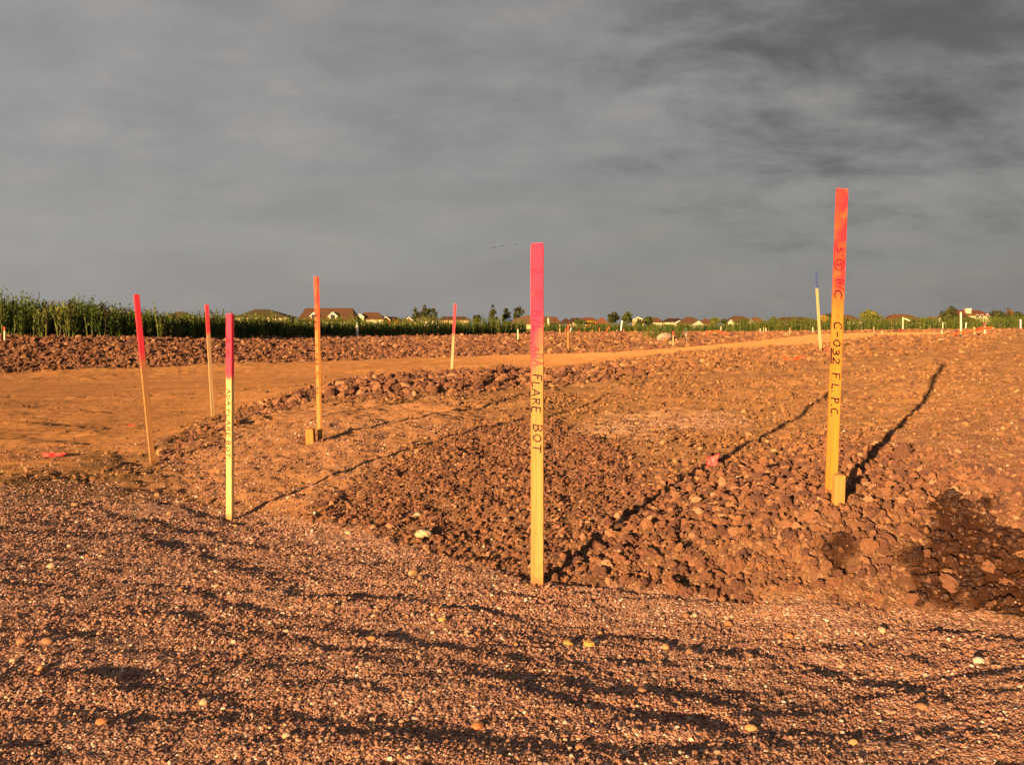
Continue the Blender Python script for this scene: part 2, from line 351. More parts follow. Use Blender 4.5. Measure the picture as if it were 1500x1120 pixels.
def height(x, y, Z=None):
    if Z is None: Z = zones(x, y)
    h = macro(x, y); sc = np.clip(y / 4.0, 0.6, 3.0)
    soil = np.clip(1 - Z['road'] - Z['gravel'], 0, 1)
    h = h + soil * (0.014 * fbm(x * 2.5, y * 2.5, 3) * np.clip(y / 4, 0.7, 2.2) + 0.009 * fbm(x * 11, y * 11, 3, 0.6))
    c = np.clip(Z['coarse'] * (1 - 0.75 * sstep(3.4, 4.6, y)) + 0.3 * Z['crest'], 0, 1)
    h = h + soil * np.clip(0.20 + 0.32 * c + 0.12 * Z['fine'] - 0.15 * Z['slope'] - 0.1 * Z['pale'], 0.08, 1.2) * (0.040 * lumps(x * 14 + 0.15 * fbm(x * 20, y * 20, 2), y * 14) + 0.022 * lumps(x * 31 + 9, y * 31) - 0.02)
    h = h + np.clip(Z['crest'], 0, 1) * (1 - Z['road']) * 0.06 * lumps(x * 4.1, y * 3.1) * np.clip(0.25 + fbm(x * 0.9 + 5, y * 0.9, 2), 0, 1)
    far = np.clip(Z['berm'] + sstep(24, 32, y) * (1 - Z['road']), 0, 1) * sstep(120, 70, y)
    h = h + far * (0.05 * lumps(x * 2.6, y * 2.6) + 0.05 * lumps(x * 5.3 + 3, y * 5.3) + 0.03 * lumps(x * 9, y * 9) + 0.04 * fbm(x * 1.2, y * 1.2, 3) - 0.10)
    gr = np.clip(Z['gravel'] + Z['road'], 0, 1)
    h = h + gr * (0.008 * fbm(x * 1.6 + 1.2 * y, y * 3.6, 3) + 0.0045 * fbm(x * 2.4 + 3.2 * y, y * 9.0 - 1.5 * x, 3) + 0.004 * fbm(x * 14, y * 14, 3, 0.6)) * np.clip(1 - 0.5 * sstep(10, 20, y), 0, 1)
    near = y < 40
    rh = np.zeros_like(h); rh[near] = rut_height(x[near], y[near])
    h = h + rh * np.clip(1 - 0.8 * Z['coarse'] - 0.6 * Z['fine'], 0, 1)
    return h
def ground_z(x, y): return float(height(np.array([x], float), np.array([y], float))[0])

rows = np.concatenate([np.linspace(math.log(0.6), math.log(2.9), 40, endpoint=False),
                       np.linspace(math.log(2.9), math.log(10.5), 560, endpoint=False),
                       np.linspace(math.log(10.5), math.log(75), 420, endpoint=False),
                       np.linspace(math.log(75), math.log(6000), 60)])
cols = np.concatenate([np.linspace(-1.7, -1.0, 24, endpoint=False), np.linspace(-1.0, -0.58, 110, endpoint=False), np.linspace(-0.58, 0.58, 720, endpoint=False), np.linspace(0.58, 1.0, 110, endpoint=False), np.linspace(1.0, 1.7, 25)])
rho = np.exp(rows)
GX = (cols[None, :] * rho[:, None]); GY = np.repeat((rho - 1.5)[:, None], len(cols), 1)
sh = GX.shape; gx = GX.ravel(); gy = GY.ravel()
ZN = zones(gx, gy); gz = height(gx, gy, ZN)
nr, nc = sh; idx = np.arange(nr * nc).reshape(sh)
Q = np.stack([idx[:-1, :-1], idx[:-1, 1:], idx[1:, 1:], idx[1:, :-1]], -1).reshape(-1, 4)
GV = np.stack([gx, gy, gz], 1)
zone_face = np.zeros(len(Q), int); fm = lambda nme: ZN[nme][Q].mean(1) > 0.5
zone_face[fm('berm')] = 3; zone_face[fm('road')] = 1; zone_face[fm('gravel')] = 2

# ------------------------------------------------------------------ materials: soil
def new_mat(name, rough=0.9, spec=0.15):
    m = bpy.data.materials.new(name); m.use_nodes = True; nt = m.node_tree
    b = nt.nodes['Principled BSDF']; b.inputs['Roughness'].default_value = rough; b.inputs['Specular IOR Level'].default_value = spec
    return m, nt, b
SOIL_D = (0.085, 0.045, 0.030); SOIL_M = (0.162, 0.082, 0.043); SOIL_L = (0.25, 0.130, 0.063)
def attr(nt, name, typ='GEOMETRY'):
    n = N(nt, 'ShaderNodeAttribute', attribute_name=name); n.attribute_type = typ; return n
m_ground, nt, b = new_mat("bare_earth", 0.95, 0.08); b.inputs['Diffuse Roughness'].default_value = 1.0
g = N(nt, 'ShaderNodeNewGeometry'); P = g.outputs['Position']
nA = noise(nt, P, 1.1, 5, 0.6); nB = noise(nt, P, 9.0, 6, 0.65); nC = noise(nt, P, 60.0, 4, 0.7); nD = noise(nt, P, 0.25, 3, 0.5)
soil = ramp(nt, math_n(nt, 'ADD', math_n(nt, 'MULTIPLY', nA, 0.35), math_n(nt, 'MULTIPLY', nB, 0.65)), [(0.30, SOIL_D), (0.5, SOIL_M), (0.68, SOIL_L)])
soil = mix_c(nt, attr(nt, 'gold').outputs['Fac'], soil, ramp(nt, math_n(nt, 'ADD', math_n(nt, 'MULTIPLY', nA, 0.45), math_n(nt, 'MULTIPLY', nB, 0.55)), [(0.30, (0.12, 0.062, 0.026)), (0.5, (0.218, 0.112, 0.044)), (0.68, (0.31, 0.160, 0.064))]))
roadc = ramp(nt, math_n(nt, 'ADD', math_n(nt, 'MULTIPLY', nA, 0.5), math_n(nt, 'MULTIPLY', nB, 0.5)), [(0.32, (0.20, 0.094, 0.038)), (0.5, (0.345, 0.165, 0.062)), (0.70, (0.45, 0.218, 0.084))])
vor = N(nt, 'ShaderNodeTexVoronoi'); L(nt, P, vor.inputs['Vector']); vor.inputs['Scale'].default_value = 150.0
sv = N(nt, 'ShaderNodeSeparateColor'); L(nt, vor.outputs['Color'], sv.inputs[0])
GRAV = [(0.0, (0.070, 0.040, 0.031)), (0.22, (0.185, 0.100, 0.076)), (0.44, (0.29, 0.162, 0.124)), (0.62, (0.29, 0.142, 0.082)), (0.80, (0.41, 0.250, 0.190)), (0.93, (0.42, 0.25, 0.145)), (1.0, (0.74, 0.62, 0.53))]
gravc = ramp(nt, sv.outputs[0], GRAV)
vor2 = N(nt, 'ShaderNodeTexVoronoi'); L(nt, P, vor2.inputs['Vector']); vor2.inputs['Scale'].default_value = 38.0
sv2 = N(nt, 'ShaderNodeSeparateColor'); L(nt, vor2.outputs['Color'], sv2.inputs[0])
soil = mix_c(nt, math_n(nt, 'MULTIPLY', maprange(nt, sv2.outputs[1], 0.55, 0.95, 0, 1), 0.55), soil, (0.20, 0.10, 0.068))
soil = mix_c(nt, math_n(nt, 'MULTIPLY', maprange(nt, sv.outputs[1], 0.80, 0.95, 0, 1), 0.5), soil, (0.46, 0.29, 0.17))
c = mix_c(nt, math_n(nt, 'MULTIPLY', attr(nt, 'slope').outputs['Fac'], 0.9), soil, mix_c(nt, 0.25, roadc, gravc))
c = mix_c(nt, math_n(nt, 'MULTIPLY', attr(nt, 'pale').outputs['Fac'], 0.7), c, mix_c(nt, 0.5, (0.52, 0.33, 0.17), gravc))
c = mix_c(nt, attr(nt, 'road').outputs['Fac'], c, mix_c(nt, math_n(nt, 'MULTIPLY', attr(nt, 'sunlit').outputs['Fac'], 0.85), roadc, mix_c(nt, nB, (0.52, 0.235, 0.082), (0.68, 0.325, 0.118))))
c = mix_c(nt, math_n(nt, 'MULTIPLY', attr(nt, 'gravel').outputs['Fac'], 0.85), c, mix_c(nt, 0.5, roadc, gravc))
c = mix_c(nt, attr(nt, 'gtone').outputs['Fac'], c, gravc)
c = mix_c(nt, attr(nt, 'lawn').outputs['Fac'], c, ramp(nt, nA, [(0.35, (0.045, 0.055, 0.016)), (0.65, (0.11, 0.10, 0.032))]))
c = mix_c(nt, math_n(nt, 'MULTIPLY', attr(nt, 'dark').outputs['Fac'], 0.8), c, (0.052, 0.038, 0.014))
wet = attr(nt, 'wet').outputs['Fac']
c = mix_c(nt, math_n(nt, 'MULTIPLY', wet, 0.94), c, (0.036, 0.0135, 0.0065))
L(nt, c, b.inputs['Base Color'])
bp = N(nt, 'ShaderNodeBump'); bp.inputs['Strength'].default_value = 0.7; bp.inputs['Distance'].default_value = 0.012
bh = math_n(nt, 'ADD', math_n(nt, 'MULTIPLY', nC, 0.5), math_n(nt, 'MULTIPLY', vor.outputs['Distance'], -0.7))
bh = math_n(nt, 'ADD', bh, math_n(nt, 'MULTIPLY', nB, 1.6))
L(nt, bh, bp.inputs['Height']); L(nt, bp.outputs[0], b.inputs['Normal'])

def part_ground(name, code):
    f = Q[zone_face == code]; used = np.unique(f); remap = np.zeros(len(GV), np.int64); remap[used] = np.arange(len(used))
    at_ = {k: ('FLOAT', ZN[k][used].astype(np.float32)) for k in ('gravel', 'road', 'slope', 'pale', 'wet', 'lawn', 'gtone', 'sunlit', 'dark', 'gold')}
    return tag(mesh_np(name, GV[used], remap[f], m_ground, None, True, at_), kind='structure')
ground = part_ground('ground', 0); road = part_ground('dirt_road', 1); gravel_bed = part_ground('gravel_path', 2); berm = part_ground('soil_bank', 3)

# stones and clods: colour per piece
def mat_clod(nme='clod_soil', k=(1, 1, 1)):
    m, nt, b = new_mat(nme, 0.95, 0.08); b.inputs['Diffuse Roughness'].default_value = 0.7
    oi = N(nt, 'ShaderNodeObjectInfo'); tcn = N(nt, 'ShaderNodeTexCoord')
    c = ramp(nt, oi.outputs['Random'], [(0.0, (0.105, 0.058, 0.046)), (0.3, (0.170, 0.088, 0.056)), (0.6, (0.225, 0.115, 0.064)), (0.9, (0.29, 0.152, 0.080)), (1.0, (0.42, 0.26, 0.15))])
    c = mix_c(nt, 1.0, c, k, 'MULTIPLY')
    g = N(nt, 'ShaderNodeNewGeometry'); n_ = noise(nt, g.outputs['Position'], 70, 5, 0.7)
    c = mix_c(nt, 0.6, c, ramp(nt, n_, [(0.3, (0.35, 0.32, 0.30)), (0.7, (1, 1, 1))]), 'MULTIPLY')
    L(nt, c, b.inputs['Base Color'])
    bp = N(nt, 'ShaderNodeBump'); bp.inputs['Strength'].default_value = 0.8; bp.inputs['Distance'].default_value = 0.008
    L(nt, n_, bp.inputs['Height']); L(nt, bp.outputs[0], b.inputs['Normal']); return m
def mat_wetclod():
    m, nt, b = new_mat("damp_clod_soil", 0.55, 0.3)
    oi = N(nt, 'ShaderNodeObjectInfo')
    L(nt, ramp(nt, oi.outputs['Random'], [(0, (0.030, 0.012, 0.007)), (0.8, (0.065, 0.026, 0.012)), (1, (0.20, 0.095, 0.042))]), b.inputs['Base Color']); return m
def mat_stone():
    m, nt, b = new_mat("gravel_stone", 0.75, 0.25)
    oi = N(nt, 'ShaderNodeObjectInfo'); c = ramp(nt, oi.outputs['Random'], GRAV)
    g = N(nt, 'ShaderNodeNewGeometry'); n_ = noise(nt, g.outputs['Position'], 1.3, 4, 0.6)
    c = mix_c(nt, 1.0, c, ramp(nt, n_, [(0.35, (0.72, 0.70, 0.70)), (0.65, (1.1, 1.0, 0.92))]), 'MULTIPLY')
    L(nt, c, b.inputs['Base Color']); return m
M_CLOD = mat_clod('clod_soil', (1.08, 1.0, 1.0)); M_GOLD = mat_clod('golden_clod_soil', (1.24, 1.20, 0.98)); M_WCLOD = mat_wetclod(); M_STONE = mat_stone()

def scatter(name, pts, scl, rot, mat, subdiv, rough_amp, nvar=7, smooth=False, kind='stuff', nscale=1.3, parent=None):
    n = len(pts)
    o = mesh_np(name, pts, np.zeros((0, 3), int), None, parent, False,
                {'scl': ('FLOAT_VECTOR', scl.astype(np.float32)), 'rot': ('FLOAT_VECTOR', rot.astype(np.float32)), 'pick': ('INT', rng.integers(0, nvar, n).astype(np.int32))})
    ng = bpy.data.node_groups.new(name + '_nodes', 'GeometryNodeTree')
    ng.interface.new_socket('Geometry', in_out='INPUT', socket_type='NodeSocketGeometry'); ng.interface.new_socket('Geometry', in_out='OUTPUT', socket_type='NodeSocketGeometry')
    gi = N(ng, 'NodeGroupInput'); go = N(ng, 'NodeGroupOutput'); jn = N(ng, 'GeometryNodeJoinGeometry')
    for k in range(nvar):
        ic = N(ng, 'GeometryNodeMeshIcoSphere'); ic.inputs['Radius'].default_value = 0.5; ic.inputs['Subdivisions'].default_value = subdiv
        sp = N(ng, 'GeometryNodeSetPosition'); nz = N(ng, 'ShaderNodeTexNoise'); nz.inputs['Scale'].default_value = nscale; nz.inputs['Detail'].default_value = 2.5; nz.inputs['Roughness'].default_value = 0.6
        ps = N(ng, 'GeometryNodeInputPosition'); ad = N(ng, 'ShaderNodeVectorMath', operation='ADD'); ad.inputs[1].default_value = (k * 7.7, k * 3.1 + 1, k * 5.3)
        L(ng, ps.outputs[0], ad.inputs[0]); L(ng, ad.outputs[0], nz.inputs['Vector'])
        sb = N(ng, 'ShaderNodeVectorMath', operation='SUBTRACT'); sb.inputs[1].default_value = (0.5, 0.5, 0.5); L(ng, nz.outputs['Color'], sb.inputs[0])
        sc_ = N(ng, 'ShaderNodeVectorMath', operation='SCALE'); sc_.inputs['Scale'].default_value = rough_amp; L(ng, sb.outputs[0], sc_.inputs[0])
        L(ng, ic.outputs['Mesh'], sp.inputs['Geometry']); L(ng, sc_.outputs[0], sp.inputs['Offset'])
        ss = N(ng, 'GeometryNodeSetShadeSmooth'); ss.inputs['Shade Smooth'].default_value = smooth; L(ng, sp.outputs[0], ss.inputs['Geometry'])
        sm = N(ng, 'GeometryNodeSetMaterial'); sm.inputs['Material'].default_value = mat; L(ng, ss.outputs[0], sm.inputs['Geometry'])
        gt = N(ng, 'GeometryNodeGeometryToInstance'); L(ng, sm.outputs[0], gt.inputs[0]); L(ng, gt.outputs[0], jn.inputs[0])
    ip = N(ng, 'GeometryNodeInstanceOnPoints'); L(ng, gi.outputs[0], ip.inputs['Points']); L(ng, jn.outputs[0], ip.inputs['Instance'])
    ip.inputs['Pick Instance'].default_value = True
    def na(nm, dt): q = N(ng, 'GeometryNodeInputNamedAttribute', data_type=dt); q.inputs['Name'].default_value = nm; return q.outputs['Attribute']
    L(ng, na('pick', 'INT'), ip.inputs['Instance Index']); L(ng, na('scl', 'FLOAT_VECTOR'), ip.inputs['Scale'])
    er = N(ng, 'FunctionNodeEulerToRotation'); L(ng, na('rot', 'FLOAT_VECTOR'), er.inputs[0]); L(ng, er.outputs[0], ip.inputs['Rotation'])
    L(ng, ip.outputs[0], go.inputs[0])
    md = o.modifiers.new('scatter', 'NODES'); md.node_group = ng
    return tag(o, kind=kind)

def sample(n, pmin, pmax, ymin, ymax):
    """points spread so that nearer ground gets more of them (uniform in bearing and log distance)"""
    p = rng.uniform(pmin, pmax, n); y = np.exp(rng.uniform(math.log(ymin), math.log(ymax), n)); x = p * y
    return x, y, (pmax - pmin) * math.log(ymax / ymin)
def cull(x, y, dens, area, n):
    """keep points with probability density*y^2*area/n (density per square metre)"""
    return rng.uniform(size=n) < dens * y * y * area / n

# --- clods
NC = 800000
x, y, ar = sample(NC, -0.80, 0.80, 2.3, 9.5)
Zs = zones(x, y); soilw = np.clip(1 - Zs['road'] - Zs['gravel'] * 1.0, 0, 1)
patch = np.clip(0.55 + 0.9 * fbm(x * 1.3 + 7, y * 1.3, 3), 0.08, 1.4)
cw = np.clip(Zs['coarse'], 0, 1)
dens = soilw * (2500 * Zs['coarse'] + 2800 * Zs['fine'] * (1 - cw) + (1 - cw) * (1 - Zs['fine']) * 700 * patch * (1 - 0.93 * Zs['slope']) * (1 - 0.6 * Zs['pale']) + 500 * Zs['crest'] * (1 - cw))
keep = cull(x, y, dens, ar, NC); x, y = x[keep], y[keep]; Zs = {k: v[keep] for k, v in Zs.items()}
u_ = rng.uniform(size=len(x)); cw = Zs['coarse']
smin = 0.0070 + 0.0025 * cw + 0.0006 * y; s = smin * (1 - u_) ** (-1 / 2.5)
s = np.minimum(s, np.where(cw > 0.5, 0.038, np.where(Zs['fine'] > 0.5, 0.021, 0.030)) + 0.03 * (Zs['crest'] > 0.5))
near_pts = (x, y, s, Zs['wet'])
x2, y2, ar2 = sample(60000, -0.80, 0.80, 5.0, 30)
Z2 = zones(x2, y2); k2 = cull(x2, y2, Z2['road'] * (1 - sstep(10, 17, y2)) * np.clip(5 + 18 * fbm(x2 * 0.7, y2 * 0.9 + 4, 3), 0.5, 30), ar2, 60000); x2, y2 = x2[k2], y2[k2]
s2 = np.minimum((0.009 + 0.0006 * y2) * (1 - rng.uniform(size=len(x2))) ** (-1 / 2.8), 0.05)
# crest and mid distance
x, y, ar = sample(320000, -0.80, 0.80, 9.5, 24)
Zs = zones(x, y); soilw = np.clip(1 - Zs['road'] - Zs['gravel'], 0, 1)
patch = np.clip(0.5 + 0.9 * fbm(x * 0.9 + 7, y * 0.9, 3), 0.05, 1.4)
keep = cull(x, y, soilw * (330 * Zs['crest'] + 110 * patch * (1 - Zs['crest'])) * (1 - 0.55 * sstep(0.10, 0.30, x / y)), ar, 320000); x, y = x[keep], y[keep]; Zs = {k: v[keep] for k, v in Zs.items()}
s = (0.016 + 0.0010 * y) * (1 - rng.uniform(size=len(x))) ** (-1 / 2.6); s = np.minimum(s, 0.055 + 0.045 * (Zs['crest'] > 0.5)) * (1 - 0.3 * sstep(0.08, 0.25, x / y))
mid_pts = (x, y, s, Zs['wet'])
# far banks and field
x, y, ar = sample(200000, -0.72, 0.72, 20, 75)
Zs = zones(x, y); soilw = np.clip(1 - Zs['road'], 0, 1) * sstep(20, 23, y)
keep = cull(x, y, soilw * np.where(Zs['berm'] > 0.5, 110, 24), ar, 200000); x, y = x[keep], y[keep]
s = (0.034 + 0.0009 * y) * (1 - rng.uniform(size=len(x))) ** (-1 / 2.6); s = np.minimum(s, 0.045 + 0.0032 * y)
far_pts = (x, y, s, np.zeros(len(x)))
cx_ = np.concatenate([near_pts[0], mid_pts[0], far_pts[0], x2]); cy_ = np.concatenate([near_pts[1], mid_pts[1], far_pts[1], y2])
cs_ = np.concatenate([near_pts[2], mid_pts[2], far_pts[2], s2]); cwet = np.concatenate([near_pts[3], mid_pts[3], far_pts[3], 0 * s2])
# heaped lumps the photograph shows on the crest and along the bank
extra = [(728, 549, 0.20), (742, 546, 0.17), (715, 552, 0.13), (757, 553, 0.15), (780, 556, 0.13), (822, 553, 0.17), (838, 556, 0.13), (808, 558, 0.12), (590, 553, 0.14), (620, 552, 0.15), (605, 560, 0.11), (560, 565, 0.13), (530, 570, 0.12), (500, 573, 0.14),
         (482, 576, 0.12), (640, 560, 0.12), (672, 560, 0.12), (700, 560, 0.11), (655, 568, 0.10), (890, 548, 0.12), (1040, 524, 0.13), (1056, 524, 0.10), (1320, 506, 0.13), (1290, 512, 0.12), (1160, 545, 0.10), (1245, 535, 0.10),
         (1115, 695, 0.10), (1150, 690, 0.085), (1175, 700, 0.07), (1255, 700, 0.06), (1272, 694, 0.05), (1325, 668, 0.085), (1110, 740, 0.055), (1190, 765, 0.06), (1165, 770, 0.04), (1355, 820, 0.05), (1448, 836, 0.055), (1442, 800, 0.045), (1395, 860, 0.075), (1270, 808, 0.06), (1200, 780, 0.045), (1335, 820, 0.035), (1355, 858, 0.04), (1470, 850, 0.05),
         (985, 855, 0.05), (960, 840, 0.04), (1000, 836, 0.035), (930, 824, 0.04), (1040, 800, 0.035), (690, 780, 0.03), (665, 790, 0.028)]
EX = [(at(u, v), s_) for u, v, s_ in extra]
EX = [(p, s_ * (0.8 if p.y < 6 else 0.78 if p.x < 0.8 else 0.6)) for p, s_ in EX]
cx_ = np.concatenate([[p.x for p, _ in EX], cx_]); cy_ = np.concatenate([[p.y for p, _ in EX], cy_]); cs_ = np.concatenate([[s_ for _, s_ in EX], cs_]); cwet = np.concatenate([zones(np.array([p.x for p, _ in EX]), np.array([p.y for p, _ in EX]))['wet'], cwet])
czz = height(cx_, cy_)
n = len(cx_); scl = cs_[:, None] * np.stack([rng.uniform(0.75, 1.55, n), rng.uniform(0.6, 1.15, n), rng.uniform(0.5, 1.0, n)], 1)
rot = np.stack([rng.uniform(-0.9, 0.9, n), rng.uniform(-0.9, 0.9, n), rng.uniform(0, 6.28, n)], 1)
cpos = np.stack([cx_, cy_, czz + scl[:, 2] * rng.uniform(0.08, 0.32, n)], 1)
pxsize = cs_ / cy_ * F * (np.abs(cx_ / cy_) < 0.52)
order = np.argsort(-pxsize); top = order[:300]; rest = np.ones(n, bool); rest[top] = False
wetm = cwet > rng.uniform(0.2, 0.65, n)
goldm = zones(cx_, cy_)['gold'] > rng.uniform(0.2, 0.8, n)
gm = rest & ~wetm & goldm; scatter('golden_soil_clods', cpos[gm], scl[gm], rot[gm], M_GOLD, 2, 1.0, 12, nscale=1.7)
gm = rest & ~wetm & ~goldm; scatter('soil_clods', cpos[gm], scl[gm], rot[gm], M_CLOD, 2, 1.0, 12, nscale=1.7)
scatter('damp_soil_clods', cpos[rest & wetm], scl[rest & wetm], rot[rest & wetm], M_WCLOD, 2, 1.0, 9, nscale=1.7)

def ico(sub):
    import bmesh
    bm = bmesh.new(); bmesh.ops.create_icosphere(bm, subdivisions=sub, radius=0.5)
    V = np.array([v.co[:] for v in bm.verts]); Fc = np.array([[v.index for v in f.verts] for f in bm.faces]); bm.free(); return V, Fc
ICO3 = ico(3); ICO4 = ico(4)
def lump_mesh(name, seed, mat, amp=0.38, src=ICO3, cuts=7, smooth=False):
    r_ = np.random.default_rng(seed); V, Fc = src; V = V.copy(); D = V / np.linalg.norm(V, axis=1)[:, None]
    rad = np.full(len(V), 0.5)
    for k in range(cuts):                                   # broken faces: planes that cut the lump
        nrm = r_.normal(size=3); nrm /= np.linalg.norm(nrm); dist = r_.uniform(0.30, 0.46)
        t = D @ nrm; lim = np.where(t > 0.05, dist / np.maximum(t, 0.05), 9); rad = np.minimum(rad, lim)
    o_ = r_.uniform(0, 50, 3)
    nz = fbm(D[:, 0] * 2.2 + o_[0] + D[:, 2] * 1.7, D[:, 1] * 2.2 + o_[1] - D[:, 2] * 1.3, 4, 0.6)
    V = D * (rad * (1 + amp * nz))[:, None]
    me = bpy.data.meshes.new(name); me.from_pydata(V.tolist(), [], Fc.tolist()); me.materials.append(mat); me.update()
    if smooth:
        for p in me.polygons: p.use_smooth = True
    return me
cl_dry = [lump_mesh('clod', 100 + k, M_CLOD) for k in range(9)]; cl_gold = [lump_mesh('clod', 150 + k, M_GOLD) for k in range(7)]; cl_wet = [lump_mesh('clod', 200 + k, M_WCLOD) for k in range(4)]
for k in top:
    w = wetm[k] and k >= len(EX); o = bpy.data.objects.new('clod', random.choice(cl_wet if w else cl_gold if goldm[k] else cl_dry)); COL.objects.link(o)
    o.parent = ground
    o.location = cpos[k]; o.rotation_euler = rot[k]; o.scale = scl[k] * 1.12

# --- gravel
NG = 680000
x, y, ar = sample(NG, -0.80, 0.80, 1.55, 7.5)
Zs = zones(x, y); w = np.clip(Zs['gravel'] * (0.35 + 0.65 * Zs['gtone']) + 0.40 * Zs['slope'] * (1 - Zs['road']) + 0.8 * Zs['pale'] + 0.14 * Zs['road'] + 0.05, 0, 1)
w = w * np.clip(0.72 + 0.75 * fbm(x * 2.4 + 0.8 * y, y * 3.4 + 3, 3), 0.12, 1)
dens = 24000 * w * np.clip(2.6 / y, 0.12, 1) ** 1.7
keep = cull(x, y, dens, ar, NG); x, y = x[keep], y[keep]
n = len(x); s = np.clip(0.0045 * rng.lognormal(0, 0.36, n), 0.003, 0.013) * np.clip(y / 2.6, 0.9, 2.2) ** 0.6
scl = s[:, None] * np.stack([rng.uniform(0.9, 1.5, n), rng.uniform(0.8, 1.1, n), rng.uniform(0.55, 0.95, n)], 1)
rot = np.stack([rng.uniform(-0.6, 0.6, n), rng.uniform(-0.6, 0.6, n), rng.uniform(0, 6.28, n)], 1)
pos = np.stack([x, y, height(x, y) + scl[:, 2] * rng.uniform(0.0, 0.35, n)], 1)
scatter('gravel', pos, scl, rot, M_STONE, 2, 0.95, 8, nscale=2.4)
print('clods', len(cx_), 'gravel', n)

# larger pebbles lying in the gravel: pieces of the path
M_PEB = []
for nm, c in (('tan', (0.46, 0.25, 0.10)), ('brown', (0.30, 0.15, 0.075)), ('cream', (0.50, 0.34, 0.20)), ('rust', (0.40, 0.16, 0.06))):
    m, nt, b = new_mat(nm + '_pebble', 0.7, 0.3); g = N(nt, 'ShaderNodeTexCoord')
    L(nt, mix_c(nt, noise(nt, g.outputs['Object'], 5, 4), tuple(q * 0.7 for q in c), tuple(min(1, q * 1.2) for q in c)), b.inputs['Base Color']); M_PEB.append(m)
pebm = [lump_mesh('stone', 300 + k, M_PEB[k % 4], 0.12, ICO3, 3, True) for k in range(8)]
peb_xy = [(248, 757, .022), (155, 810, .02), (148, 817, .016), (128, 815, .016), (60, 980, .024), (34, 945, .028), (75, 830, .03), (265, 865, .02), (318, 860, .016), (70, 946, .025), (21, 968, .018), (56, 985, .018), (345, 771, .018), (485, 895, .022), (547, 905, .014), (545, 942, .02), (605, 842, .03), (615, 848, .02), (685, 930, .02), (700, 933, .018), (756, 945, .012), (1005, 905, .02), (1018, 903, .016), (1067, 912, .02),
          (975, 950, .022), (1010, 958, .018), (1292, 931, .022), (1156, 932, .02), (1260, 947, .014), (1098, 967, .016), (420, 925, .016), (225, 800, .02), (110, 740, .03), (125, 737, .035), (510, 783, .02), (640, 900, .016), (880, 925, .016), (940, 1010, .02), (300, 1030, .02), (700, 1060, .022), (1100, 1070, .02), (1350, 1040, .02), (420, 1080, .018), (150, 1060, .022), (1250, 1090, .016), (850, 1095, .018)]
for k, (u, v, s_) in enumerate(peb_xy):
    p = at(u, v); o = bpy.data.objects.new('stone', pebm[k % 8]); COL.objects.link(o); o.parent = gravel_bed
    o.location = (p.x, p.y, ground_z(p.x, p.y) + s_ * 0.2); o.scale = (s_ * 1.3, s_, s_ * 0.75); o.rotation_euler = (0, 0, rng.uniform(0, 6))

# ------------------------------------------------------------------ distinct stones (things)
def stone(u, v, sx_, sy_, sz_, colr, label, seed, rotz=0.0):
    m, nt, b = new_mat('stone_surface', 0.7, 0.25); g = N(nt, 'ShaderNodeTexCoord')
    L(nt, mix_c(nt, noise(nt, g.outputs['Object'], 4, 5, 0.65), tuple(q * 0.62 for q in colr), colr), b.inputs['Base Color'])
    me = lump_mesh('stone', seed, m, 0.13, ICO4, 3, True); p = at(u, v)
    o = bpy.data.objects.new('stone', me); COL.objects.link(o); o.location = (p.x, p.y, ground_z(p.x, p.y) + sz_ * 0.28); o.scale = (sx_, sy_, sz_); o.rotation_euler = (0, 0, rotz)
    return tag(o, label, 'stone', 'single stones lying on the site')
stone(620, 791, 0.062, 0.04, 0.034, (0.60, 0.45, 0.26), 'pale oval stone on the fine brown clods left of the middle stake', 401, 0.2)
stone(612, 757, 0.034, 0.026, 0.024, (0.48, 0.35, 0.21), 'small pale stone just behind the pale oval stone, left of the middle stake', 402)
stone(863, 946, 0.030, 0.024, 0.020, (0.55, 0.32, 0.085), 'smooth yellow pebble in front of the middle stake, right one of a pair', 403)
stone(832, 946, 0.026, 0.020, 0.018, (0.52, 0.31, 0.09), 'smooth yellow pebble in front of the middle stake, left one of a pair', 404)
stone(1434, 972, 0.028, 0.022, 0.020, (0.66, 0.52, 0.38), 'whitish pebble alone on the gravel below the damp dark soil', 405)
stone(648, 914, 0.024, 0.018, 0.016, (0.50, 0.32, 0.11), 'yellowish pebble beside a rut left of the two yellow pebbles', 406)
stone(1065, 730, 0.024, 0.022, 0.02, (0.80, 0.70, 0.52), 'tiny white stone on the brown clods below the red plastic scrap', 407)
stone(973, 498, 0.62, 0.4, 0.40, (0.46, 0.32, 0.23), 'broken pale concrete lump in the field left of the red lath', 408, 0.3)
stone(88, 488, 0.36, 0.3, 0.55, (0.30, 0.15, 0.08), 'tall brown lump of earth standing up on the bank before the weeds', 409)

